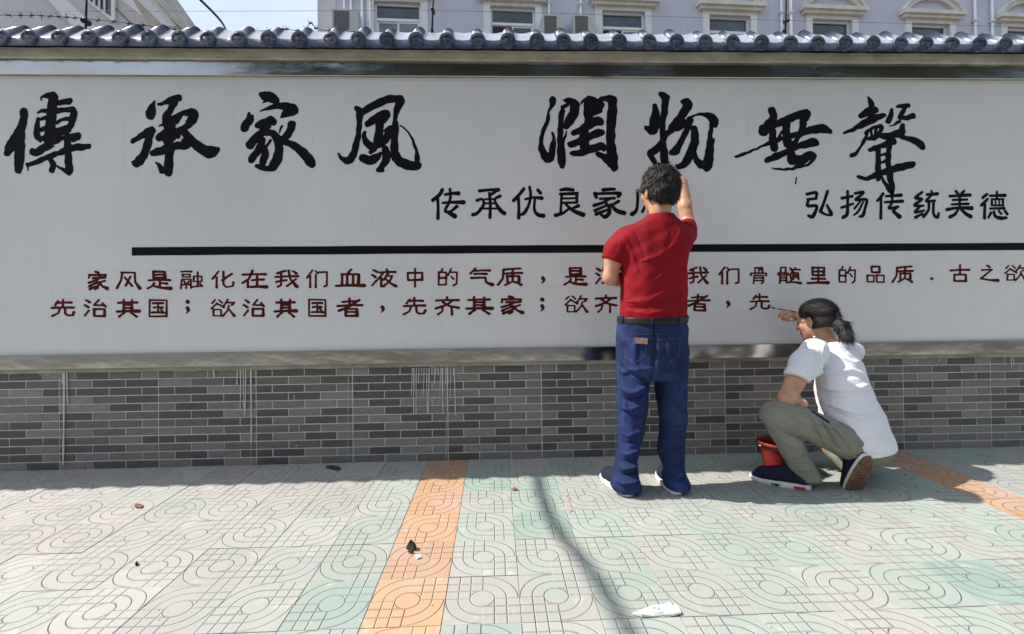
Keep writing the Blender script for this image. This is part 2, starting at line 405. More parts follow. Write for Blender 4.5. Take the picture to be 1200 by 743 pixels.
# brick tiles
RH = .0488; BW = .19372; BX = -59.495*.049
def brick_mesh(w_, tone=None):
    g = .0033; x0, x1 = g, w_-g; z0, z1 = g, RH-g; t = .0025; e = .0009
    b = MB().add([(x0,0,z0),(x1,0,z0),(x1,0,z1),(x0,0,z1),(x0,-t+e,z0),(x1,-t+e,z0),(x1,-t+e,z1),(x0,-t+e,z1),(x0+e,-t,z0+e),(x1-e,-t,z0+e),(x1-e,-t,z1-e),(x0+e,-t,z1-e)],
        [(0,4,5,1)[::-1],(1,5,6,2)[::-1],(2,6,7,3)[::-1],(3,7,4,0)[::-1],(4,8,9,5)[::-1],(5,9,10,6)[::-1],(6,10,11,7)[::-1],(7,11,8,4)[::-1],(8,9,10,11)])
    me = bpy.data.meshes.new('brick'); me.from_pydata(b.v, [], b.f); me.materials.append(M['brick'])
    return me, b
full_me, full_b = brick_mesh(BW); half_me, half_b = brick_mesh(BW/2)
bricks = []
for row in range(12):                          # row 0 is the lowest
    off = 0 if row % 2 else -.5                # top row (11) has joints at whole numbers
    for k in range(-22, 52):
        X0 = k+off
        x0 = BX+X0*BW
        if x0 < WALL_X0 or x0+BW > WALL_X1: continue
        z = row*RH-.003
        if row % 2 and (k-1) % 3 == 0:
            bricks += [(x0, z, 0), (x0+BW/2, z, 0)]
        else: bricks.append((x0, z, 1))
def seen(bk):
    x, y = pj((bk[0]+BW/2, D, bk[1])); return -30 < x < 1225 and not (715 < x < 800 and bk[1] > .1 and False)
vis = [bk for bk in bricks if seen(bk)]
vis.sort(key=lambda bk: (-bk[2], bk[0]))
pick = set(vis[:300])
rb = random.Random(3)
for bk in sorted(pick):
    o = link('brick', full_me if bk[2] else half_me, parent=wall); o.location = (bk[0], rb.uniform(-.0012, .0008), bk[1])
b = MB(); tones = []
for bk in bricks:
    if bk in pick: continue
    src = full_b if bk[2] else half_b
    b.add([(v[0]+bk[0], v[1]+rb.uniform(0, 0), v[2]+bk[1]) for v in src.v], src.f); tones += [rb.random()]*len(src.v)
o = b.build('brick', M['brick'], wall, kind='stuff')
at_ = o.data.attributes.new('tone', 'FLOAT', 'POINT')
if len(o.data.vertices) == len(tones): at_.data.foreach_set('value', tones)
# ledge, rails, panel, beam
def wavy_bar(z0, z1, y0, y1, n=120, amp=.003, x0=WALL_X0, x1=WALL_X1, seed=1):
    r = random.Random(seed); b = wb(); xs = np.linspace(x0, x1, n); vs = []; fs = []
    for x in xs:
        a, c = r.uniform(-amp, amp), r.uniform(-amp, amp)
        vs += [(x, y0, z0+a), (x, y0, z1+c), (x, y1, z1+c), (x, y1, z0+a)]
    for i in range(n-1):
        for k in range(4):
            fs.append((i*4+k, i*4+(k+1) % 4, i*4+4+(k+1) % 4, i*4+4+k))
    fs += [(0, 1, 2, 3), tuple((n-1)*4+k for k in (3, 2, 1, 0))]
    return b.add(vs, fs)
wavy_bar(Z_BR-.002, ZL0-.0005, D-.016, D, 260, .0022, seed=2).build('mortar_ledge', M['ledge'], wall)
def rail(z0, z1, x1=WALL_X1):
    b = wb(); n = 8; d = .035
    prof = [(D-.004, z0), (D-.031, z0+.0005), (D-.033, z0+.003), (D-.033, z1-.004), (D-.028, z1-.003), (D-.004, z1)]
    vs = []; xs = np.linspace(WALL_X0, x1, 2)
    for x in xs: vs += [(x, y, z) for y, z in prof]
    m_ = len(prof); fs = [(k, k+1, m_+k+1, m_+k) for k in range(m_-1)]
    fs += [tuple(range(m_))[::-1], tuple(range(m_, 2*m_)), (m_-1, 0, m_, 2*m_-1)]
    return b.add(vs, fs)
rail(ZL0, ZL1).build('steel_rail', M['steel'], wall)
RX = at(1195, 85)[0]
rail(ZR0, Z_BAND-.001, RX).build('steel_rail', M['steel'], wall, label='upper steel trim band above the white panel')
wb().box((RX+.002, D-.012, ZR0), (WALL_X1, D, Z_BAND-.003)).build('end_trim', M['beam'], wall)
panel = wb().box((WALL_X0, D-.010, Z_P0-.006), (WALL_X1, D-.0001, Z_P1)).build('sign_panel', M['panel'], wall)
wb().box((WALL_X0, D-.022, Z_P1+.0005), (WALL_X1, D, ZR0-.0005)).build('trim_strip', M['ledge'], wall)
wavy_bar(Z_BAND, Z_BEAM, D-.06, D+.30, 200, .0025, seed=5).build('beam', M['beam'], wall)
# coping
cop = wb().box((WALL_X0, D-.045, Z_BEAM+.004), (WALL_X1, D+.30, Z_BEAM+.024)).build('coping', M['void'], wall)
YE = D-.118; ZE = float(at(600, 48.5, YE)[2])-.004; YT = D+.015; ZT = ZE+.118; YB = D+.20
px_list = [-31, 3.3, 36.7, 71.7, 106.7, 142.7, 176.7, 211.7, 245, 281, 316, 351.7, 388.3, 420.7, 454, 488, 524, 560, 595, 629, 660, 691.7, 725, 760, 792, 825.5, 857.7, 891, 924.6, 956.8, 989, 1021.5, 1053.7, 1082.8, 1113, 1145, 1175.5, 1206, 1237]
txs = [at(p, 47, YE)[0] for p in px_list]
for k in range(12): txs.insert(0, txs[0]-.18); txs.append(txs[-1]+.18)
def barrel(L, r0=.041, r1=.036, th=.009, n=14):
    v0 = Vector((0, YE, ZE)); v1 = Vector((0, YT, ZT)); ax = (v1-v0).normalized(); up = Vector((1, 0, 0)).cross(ax); 
    if up.z < 0: up = -up
    b = MB(); vs = []; fs = []
    secs = [(0, r0), (.02, r0*.985), (L, r1)]
    for s, r in secs:
        for k in range(n+1):
            a = math.pi*k/n; vs.append(ax*s+Vector((math.cos(a)*r, 0, 0))+up*(math.sin(a)*r))
        for k in range(n+1):
            a = math.pi*k/n; vs.append(ax*s+Vector((math.cos(a)*(r-th), 0, 0))+up*(math.sin(a)*(r-th)))
    m_ = 2*(n+1)
    for i in range(len(secs)-1):
        for k in range(n):
            fs.append((i*m_+k, i*m_+k+1, (i+1)*m_+k+1, (i+1)*m_+k))
            fs.append((i*m_+n+1+k, (i+1)*m_+n+1+k, (i+1)*m_+n+2+k, i*m_+n+2+k))
    for i in (0, len(secs)-1):
        for k in range(n): fs.append((i*m_+k, i*m_+n+1+k, i*m_+n+2+k, i*m_+k+1))
    b.add(vs, fs); return b, ax, up
Ls = (Vector((0, YT, ZT))-Vector((0, YE, ZE))).length
bar_b, AX, UP = barrel(Ls)
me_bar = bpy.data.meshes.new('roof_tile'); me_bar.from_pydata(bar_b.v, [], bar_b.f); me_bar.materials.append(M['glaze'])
me_bar.polygons.foreach_set('use_smooth', [True]*len(me_bar.polygons))
# round end disc with a raised rim, a centre boss and petals
def disc():
    b = MB(); n = 20; R0 = .0462
    rings = [(R0, .012), (R0, -.004), (R0*.82, -.006), (R0*.78, -.001), (R0*.30, -.001), (R0*.24, -.006), (0.001, -.007)]
    vs = []; 
    for r, y in rings: vs += [(math.cos(2*math.pi*k/n)*r, y, math.sin(2*math.pi*k/n)*r) for k in range(n)]
    fs = [(i*n+k, i*n+(k+1) % n, (i+1)*n+(k+1) % n, (i+1)*n+k) for i in range(len(rings)-1) for k in range(n)]
    b.add(vs, fs)
    for k in range(6):
        a = k*math.pi/3; c = np.array([math.cos(a)*R0*.54, 0, math.sin(a)*R0*.54]); d1 = np.array([math.cos(a), 0, math.sin(a)]); d2 = np.array([-math.sin(a), 0, math.cos(a)])
        q = [c+d1*.009, c+d2*.0065, c-d1*.008, c-d2*.0065]
        b.add([tuple(p+[0, -.001, 0]) for p in q]+[tuple(c+[0, -.0065, 0])], [(0, 1, 4), (1, 2, 4), (2, 3, 4), (3, 0, 4)])
    return b
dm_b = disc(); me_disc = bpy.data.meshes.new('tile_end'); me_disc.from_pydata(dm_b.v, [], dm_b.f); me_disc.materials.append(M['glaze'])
glz = random.Random(9)
for i, x in enumerate(txs):
    o = link('roof_tile', me_bar, parent=cop); o.location = (x, YE-D, ZE); tilt = glz.uniform(-.05, .05); o.rotation_euler = (glz.uniform(-.035, .035), glz.uniform(-.04, .04), tilt)
    o = link('tile_end', me_disc, parent=cop); o.location = (x, YE-D-.013, ZE+.002); o.rotation_euler = (math.radians(-4), glz.uniform(0, 6.28), tilt)
# pan tiles between the barrels, concave, with a drop apron at the eave
for i in range(len(txs)-1):
    x0, x1 = txs[i], txs[i+1]; b = MB((0, D, 0)); n = 8; vs = []; xc = (x0+x1)/2; hw = (x1-x0)/2-.006
    secs = [(-.004, -.034, -.03), (-.006, -.004, -.0), (.02, -.004, 0), (Ls, -.004, 0)]
    fr = glz.uniform(-.004, .004)
    for si, (s, dz, _) in enumerate(secs):
        for k in range(n+1):
            u = -1+2*k/n; sag = .017*(1-u*u) - .006
            base = Vector((xc+u*hw, YE, ZE))+AX*(s+fr)+UP*(-sag+.017)
            if si == 0: base = Vector((xc+u*hw, YE-.005, ZE-.043+.003*u*u))
            vs.append(base)
    fs = [(i_*(n+1)+k, i_*(n+1)+k+1, (i_+1)*(n+1)+k+1, (i_+1)*(n+1)+k) for i_ in range(len(secs)-1) for k in range(n)]
    b.add(vs, fs)
    # underside thickness
    vs2 = [v - UP*.009 if q >= (n+1) else v+Vector((0, .009, 0)) for q, v in enumerate(vs)]
    b.add(vs2, [f[::-1] for f in fs])
    m0 = 3*(n+1); b.add([vs[m0+k] for k in range(n+1)]+[vs2[m0+k] for k in range(n+1)], [(k, k+1, n+2+k, n+1+k) for k in range(n)])
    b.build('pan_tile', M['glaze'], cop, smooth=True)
# rear slope of the coping (falls away from view)
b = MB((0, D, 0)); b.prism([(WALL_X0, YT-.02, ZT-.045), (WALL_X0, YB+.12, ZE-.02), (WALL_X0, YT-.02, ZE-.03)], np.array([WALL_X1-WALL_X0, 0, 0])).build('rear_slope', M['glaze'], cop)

# ------------------------------------------------------------------ lettering
def seg_sdf(PX, PY, pts):
    d = np.full(PX.shape, 1e9)
    for (x0, y0, r0), (x1, y1, r1) in zip(pts[:-1], pts[1:]):
        dx, dy = x1-x0, y1-y0; L2 = dx*dx+dy*dy+1e-9
        t = np.clip(((PX-x0)*dx+(PY-y0)*dy)/L2, 0, 1)
        d = np.minimum(d, np.hypot(PX-x0-t*dx, PY-y0-t*dy)-(r0+t*(r1-r0)))
    return d
def smooth_pts(p, n=5):                       # Catmull-Rom through the brush path
    p = [np.array(q, float) for q in p]
    if len(p) < 3: return [tuple(q) for q in p]
    q = [2*p[0]-p[1]]+p+[2*p[-1]-p[-2]]; out = []
    for i in range(1, len(q)-2):
        for k in range(n):
            t = k/n; a, b_, c, d = q[i-1:i+3]
            v = .5*((2*b_)+(-a+c)*t+(2*a-5*b_+4*c-d)*t*t+(-a+3*b_-3*c+d)*t**3); v[2] = max(v[2], .3); out.append(tuple(v))
    return out+[tuple(p[-1])]
def contour_mesh(f, X, Y):                    # filled region f < 0 as flat polygons, rows run-length merged
    vs = []; fs = []; key = {}
    def vid(x, y):
        k = (round(x, 4), round(y, 4))
        if k not in key: key[k] = len(vs); vs.append((x, y))
        return key[k]
    ins = f < 0; ny, nx = f.shape
    full = ins[:-1, :-1] & ins[1:, :-1] & ins[:-1, 1:] & ins[1:, 1:]
    anyi = ins[:-1, :-1] | ins[1:, :-1] | ins[:-1, 1:] | ins[1:, 1:]
    for j in range(ny-1):
        i = 0
        row = full[j]
        while i < nx-1:
            if row[i]:
                k = i
                while k+1 < nx-1 and row[k+1]: k += 1
                fs.append((vid(X[i], Y[j]), vid(X[k+1], Y[j]), vid(X[k+1], Y[j+1]), vid(X[i], Y[j+1]))); i = k+1
            else: i += 1
    for j, i in zip(*np.nonzero(anyi & ~full)):
        cs = [(i, j), (i+1, j), (i+1, j+1), (i, j+1)]; poly = []
        for a in range(4):
            (xa, ya), (xb, yb) = cs[a], cs[(a+1) % 4]; fa, fb = f[ya, xa], f[yb, xb]
            if fa < 0: poly.append((X[xa], Y[ya]))
            if (fa < 0) != (fb < 0):
                t = fa/(fa-fb); poly.append((X[xa]+t*(X[xb]-X[xa]), Y[ya]+t*(Y[yb]-Y[ya])))
        if len(poly) >= 3:
            ids = []
            for p in poly:
                v = vid(*p)
                if v not in ids: ids.append(v)
            if len(ids) >= 3: fs.append(tuple(ids))
    return vs, fs
def glyph(strokes, holes, tf, step, mat, off=.0010, name='painted_character', rough=0., seed=0, label=None, parent=None, fat=0.):
    """strokes in local units; tf maps local (x, y) to a point of the panel"""
    al = [p for s in strokes for p in s]
    x0 = min(p[0]-p[2] for p in al)-3*step; x1 = max(p[0]+p[2] for p in al)+3*step
    y0 = min(p[1]-p[2] for p in al)-3*step; y1 = max(p[1]+p[2] for p in al)+3*step
    X = np.arange(x0, x1, step); Y = np.arange(y0, y1, step); PX, PY = np.meshgrid(X, Y)
    if rough:
        r = np.random.RandomState(seed); wx = np.zeros_like(PX); wy = np.zeros_like(PX)
        for _ in range(7):
            a, b_, c, d = r.uniform(.02, .11, 1)[0], r.uniform(.02, .11, 1)[0], r.uniform(0, 6, 1)[0], r.choice([-1, 1])
            wx += np.sin(PX*a*d+PY*b_+c)*rough; wy += np.sin(PX*b_-PY*a*d+c*2)*rough
        QX, QY = PX+wx, PY+wy
    else: QX, QY = PX, PY
    f = np.full(PX.shape, 1e9)
    for s in strokes: f = np.minimum(f, seg_sdf(QX, QY, smooth_pts(s))-fat)
    for h in holes: f = np.maximum(f, -seg_sdf(QX, QY, smooth_pts(h)))
    vs, fs = contour_mesh(f, X, Y)
    P = [tf(x, y) for x, y in vs]
    cx = np.mean(P, axis=0)
    mb = MB((cx[0], D-.010-off, cx[2])); mb.add([(p[0], D-.010-off, p[2]) for p in P], [g[::1] for g in fs])
    o = mb.build(name, mat, parent or panel); o.location = (cx[0], -.010-off, cx[2])
    if label: o['label'] = label
    return o
def parse(txt):
    out = []; holes = []
    for ln in txt.strip().split('/'):
        ln = ln.strip()
        if not ln: continue
        h = ln.startswith('H'); ln = ln.lstrip('H')
        v = [float(a) for a in ln.replace(',', ' ').split()]; p = [tuple(v[i:i+3]) for i in range(0, len(v), 3)]
        if len(p) == 1: p = p+[(p[0][0]+.5, p[0][1], p[0][2])]
        (holes if h else out).append(p)
    return out, holes
BIG = [
 (0, 100, 'first large black brush character', "185,195,27 183,250,28 165,320,32 130,390,38 90,450,36 65,495,22/160,350,34 155,500,35 150,570,34 148,618,24/325,85,9 370,80,22 400,88,32 392,150,34 382,250,36 375,330,36 365,400,34/435,135,16 480,125,20 515,118,21/385,190,14 320,190,11 285,205,4/290,250,12 280,310,18 280,370,22 305,400,16/430,190,18 500,182,16 545,182,22 540,250,24 515,310,20 490,350,16/300,255,8 345,238,12/425,275,10 470,250,10 520,250,14/298,330,14 345,315,12/420,335,18 500,312,18/300,395,14 360,378,18 440,350,22 510,325,18/250,485,22 280,490,26 330,458,28 400,420,24 470,385,14 530,372,18 575,375,26/545,400,14 560,395,14/215,580,14 290,555,16 370,520,18 450,490,20 530,460,24 610,450,22 655,447,16/500,400,26 505,480,25 508,560,25 515,620,28/515,640,18 470,615,12 430,592,5/380,545,18 400,580,20 388,620,18/312,90,4 312,115,3/213,600,4 215,622,3/H 425,432,5 400,440,3"),
 (145, 100, 'second large black brush character', "228,128,7 215,165,24 205,210,36 205,225,28/260,142,7 300,135,13 350,115,26 405,98,25/380,120,24 350,180,22 320,230,28 330,270,40 345,330,44 325,385,44/380,255,34 430,215,20 485,202,26 515,215,34 500,260,32 460,300,26 430,330,22/265,385,24 310,360,34/420,330,24 450,350,26 490,395,30 540,440,32 600,480,38 640,488,42 680,474,24/225,495,25 290,475,27 370,445,28 450,430,38 480,425,26/340,400,44 340,450,38 338,520,30 335,590,31 330,636,28/290,620,24 265,585,14 242,562,4/78,408,17 130,375,20 185,345,28 215,330,26/200,340,30 185,420,28 155,505,28 110,565,30 75,560,9/268,302,4 295,290,10/390,345,36 400,370,20/H 375,415,4 400,403,11 420,402,8/H 445,235,14 440,280,10 385,312,3"),
 (270, 100, 'third large black brush character', "232,72,19 270,85,34 310,98,34 335,112,24/255,52,6 262,65,8/225,190,3 290,168,12 350,155,22 410,160,28 460,178,36 430,200,32 395,215,20 368,238,3/245,130,4 270,120,10/142,205,5 140,250,20 115,300,30 100,322,20/165,225,6 165,260,8 150,290,8/205,295,20 250,280,28 300,260,30 318,272,24/270,300,28 235,345,26 190,388,27 150,435,31/260,350,18 310,352,22 345,395,28 358,460,29 352,520,32 325,580,34 290,608,22 240,602,14 195,590,12/235,405,24 225,450,26 190,500,25 158,542,25/255,455,18 258,500,26 240,568,24/298,402,8 265,455,8/450,292,30 440,330,26 410,375,24 375,400,20/382,300,6 360,345,4/360,395,20 420,420,22 480,450,28 540,500,33 580,550,34 597,578,22"),
 (385, 100, 'fourth large black brush character', "203,170,13 230,198,26 228,270,18 222,350,18 205,430,21 182,510,25 150,548,27 105,538,14 72,500,5/240,205,24 320,158,26 400,120,28 470,102,26 525,112,30/520,120,32 500,180,20 490,250,19 485,330,25 480,420,24 485,490,30 510,550,34 580,580,34 640,590,28 665,575,13/645,550,18 640,480,11 612,400,7 570,332,5 525,295,4/285,285,20 340,250,30 410,215,32 425,228,24 392,270,20/375,290,28 370,350,30 365,400,34/440,335,28 400,400,36 330,445,26 285,425,24 262,380,17 268,340,7/450,320,24 475,340,26/340,470,14 310,490,16/255,530,28 300,550,30 350,528,26 378,500,12/415,470,26 425,530,28 400,580,22 360,622,14 395,618,14/H 405,345,4 402,360,3/H 510,215,4 508,260,3"),
 (620, 100, 'fifth large black brush character', "170,112,24 165,145,16 142,200,7 130,270,15 100,340,12 85,420,15 100,490,26 135,533,32 162,510,24 170,450,20 178,390,11 168,345,4/253,112,6 300,120,23 330,150,33 320,210,34 295,260,33 268,302,20/238,195,20 228,280,18 225,380,20 230,470,27 235,540,29 237,592,18/270,340,4 255,390,6 245,430,6/240,165,14 275,148,14/430,105,22 425,160,30 430,240,32 430,280,30/372,142,3 405,108,12 450,110,24 500,135,26 520,108,18 560,100,20 600,112,32/605,130,30 598,220,34 590,330,31 590,430,31 600,520,38 615,600,26/600,570,34 540,525,24 495,500,14/450,150,34 500,158,32 530,145,14/440,210,24 515,193,12/430,260,20 500,265,30 522,278,16/320,350,18 380,325,24 440,290,28 500,262,26/400,330,28 395,400,34 400,440,32/300,435,22 370,408,24 450,370,26 510,348,26 528,350,16/305,495,10 360,495,24 440,470,26 520,445,26 540,468,14/H 264,205,7 260,238,6"),
 (740, 100, 'sixth large black brush character', "205,68,13 240,92,28 240,140,24 230,220,22 220,300,18 222,400,19 232,500,27 240,590,28/165,152,14 170,200,25 165,270,35 150,328,33 110,318,14 96,305,4/255,340,12 215,420,22 160,480,26 130,495,19 150,540,16 192,590,20/360,122,11 400,138,34 390,180,30 350,240,28 310,290,30 290,320,26 262,365,6/330,312,28 375,275,24/420,255,24 390,340,20 350,420,20 315,478,30 285,490,18/450,320,24 455,400,28 430,480,32 390,560,27 340,595,16 316,583,4/405,245,5 450,225,5 500,212,7 560,228,24 595,265,30 578,330,22 568,420,26 560,500,30 545,580,36 540,600,22/500,580,28 465,540,18 450,500,16/H 600,318,9 592,360,11 590,390,3/H 185,560,5 192,530,8"),
 (855, 100, 'seventh large black brush character', "298,190,28 315,235,24 280,290,36 238,338,34/240,320,34 320,292,22 400,258,26 480,225,28 548,208,28 545,235,28/38,522,7 80,508,9 150,480,7 220,450,7 290,420,12 370,390,13 440,370,19 520,350,19 600,325,28 670,320,30 722,340,14/305,330,22 308,400,26 318,462,26/405,290,26 405,360,28 415,430,30/525,260,24 520,320,22 485,390,14 450,440,22 430,480,24/345,400,7 372,338,3/262,548,16 330,520,24 400,490,20 480,450,20 550,430,26 600,418,30 630,430,12/440,500,28 450,545,34 520,540,33 575,512,28 603,515,20/610,530,9 560,580,8 500,590,11 440,610,9 370,612,6 300,605,3/473,675,3 473,715,3"),
 (975, 110, 'eighth large black brush character', "252,32,6 272,65,17 278,110,20/200,165,18 250,135,26 300,120,26/80,287,7 150,260,13 220,220,24 290,185,26 350,165,18 372,160,12/270,160,26 280,130,20/425,118,9 415,165,17 397,205,17/460,98,4 500,92,16 538,90,17/525,100,14 495,150,15 480,175,13 530,178,14 577,165,20/410,238,3 440,228,5 480,205,10/232,292,8 270,260,10 345,240,14 335,290,14 310,318,14 258,332,12/245,280,11 228,335,11 190,400,7 160,440,11 132,450,12/272,270,8 285,320,9/310,250,8 305,310,8/500,240,18 495,280,24 440,300,24 400,300,12 340,298,5/330,310,8 400,330,15 440,350,20/460,290,18 520,325,16 580,340,21 630,370,26 645,395,18/265,410,14 330,390,18 400,365,21 440,355,18/325,400,17 325,480,17 325,560,19 325,622,13/405,380,20 398,450,17 400,540,19 410,600,22 425,670,19 424,722,12/350,610,9 380,660,13 410,700,18/345,448,8 390,438,8/345,502,8 395,482,8/175,600,7 240,620,13 310,590,19 400,560,24 480,535,25 550,520,25 577,515,17"),
]
k_ = 120/743
for n_, (ox, oy, lab, txt) in enumerate(BIG):
    st, ho = parse(txt)
    glyph(st, ho, (lambda ox, oy: lambda x, y: at(ox+x*k_, oy+y*k_))(ox, oy), 3.2, M['black'], label=lab+' of the headline', rough=.9, seed=n_, fat=2.6)
MED1 = [
 "118 95 8 105 118 8 72 145 8/95 132 7 98 180 6 97 232 8/132 118 6 165 112 6 195 112 10/120 158 5 165 155 6 220 155 10/155 92 6 158 125 6 150 158 6 135 185 6 135 200 7 160 198 5 188 175 8/150 205 8 178 222 11",
 "298 100 7 350 95 6 388 95 9/380 100 6 350 120 6/346 112 6 350 170 6 348 228 7/325 140 4 375 140 4/322 160 4 377 160 4/300 185 4 395 185 4/286 146 7 310 140 5 318 165 6 290 205 7 266 215 8/397 125 7 372 140 5 380 165 6 400 195 9 418 208 9",
 "512 90 7 490 118 7 463 146 8/485 135 7 488 180 6 487 230 8/520 140 5 560 132 5 598 135 9/540 82 6 545 120 6 535 170 6 515 205 8 500 215 5/565 140 5 563 190 6 580 215 8 606 220 10/580 96 7 592 110 8",
 "690 96 6 715 92 8 750 95 7/688 115 6 770 112 7/695 118 6 692 160 5 690 205 6/768 115 7 768 155 6/695 137 4 765 135 4/695 158 5 765 156 5/666 218 9 700 208 6 725 190 5/715 165 5 750 195 8 798 215 11/775 172 8 742 186 4",
 "895 95 8 930 92 7 950 92 6/855 112 8 862 130 8/860 114 6 920 112 6 975 112 8 968 127 7/880 138 5 950 135 6/925 140 5 890 158 6 852 170 8/900 152 5 922 175 7 925 205 9 905 225 9 885 215 5/908 172 5 855 195 7/915 192 5 862 212 8/970 150 7 935 170 5/932 165 5 960 195 9 997 207 10",
 "1062 100 7 1062 150 6 1055 195 7 1035 212 10/1060 102 6 1110 98 6 1145 100 7 1150 170 7 1185 218 10/1120 130 5 1085 200 6/1085 130 5 1130 200 6"]
MED2 = [
 "105 120 7 150 112 7 150 140 6/108 146 6 150 142 6/112 148 6 108 178 7 150 178 7 150 200 7 132 232 9 112 228 6/207 106 7 190 160 6 172 205 8/172 207 7 200 222 5 228 225 5/205 175 5 225 215 9",
 "280 140 7 332 130 6/308 105 6 308 170 6 305 220 8 285 236 8/278 187 6 335 168 5/345 116 6 385 110 7 375 125 6 348 148 6 402 148 7 395 190 6 385 225 8 368 232 5/372 155 4 342 192 5/385 160 4 362 205 5 340 224 4",
 "485 118 7 475 132 6 457 153 6/475 140 6 475 190 6 474 240 7/500 130 5 575 125 8/495 160 5 582 155 8/530 105 6 530 160 5 515 190 6 560 183 6/555 185 6 535 205 5/535 205 6 567 232 11",
 "680 110 6 648 138 7 680 145 6 643 175 7 687 178 5/672 180 5 645 210 6 690 202 5/648 236 7 682 218 5/705 122 6 757 118 8/728 105 5 730 125 5/725 128 5 702 155 6 745 152 5/715 165 6 712 200 6 688 232 7/738 162 6 738 218 6 757 236 7 764 215 5",
 "850 105 6 860 118 6/890 105 6 878 118 6/820 130 6 920 124 8/835 149 5 905 147 5/830 171 5 912 168 6/869 125 6 869 190 5/806 197 8 860 188 6 928 190 10/862 195 5 845 220 7 820 234 8/878 198 6 900 218 8 924 232 9",
 "1005 120 6 985 137 7/1008 145 6 978 175 7/995 170 6 993 240 7/1020 128 5 1095 126 8/1055 108 5 1055 140 5/1030 145 5 1030 175 5/1085 145 5 1085 175 5/1030 145 4 1088 145 4/1030 176 4 1088 176 4/1048 148 3 1048 172 3/1067 148 3 1067 172 3/1022 192 5 1092 190 6/1025 213 6 1013 237 5/1040 208 6 1047 230 7 1075 240 9 1102 238 6/1065 205 5 1077 218 5/1095 203 6 1107 220 6"]
for lst, ox, sc in ((MED1, 490, 290/1200), (MED2, 920, 280/1200)):
    for n_, txt in enumerate(lst):
        st, ho = parse(txt)
        glyph(st, ho, (lambda ox, sc: lambda x, y: at(ox+x*sc, 200+y*sc))(ox, sc), 1.6, M['black'], fat=1.3)
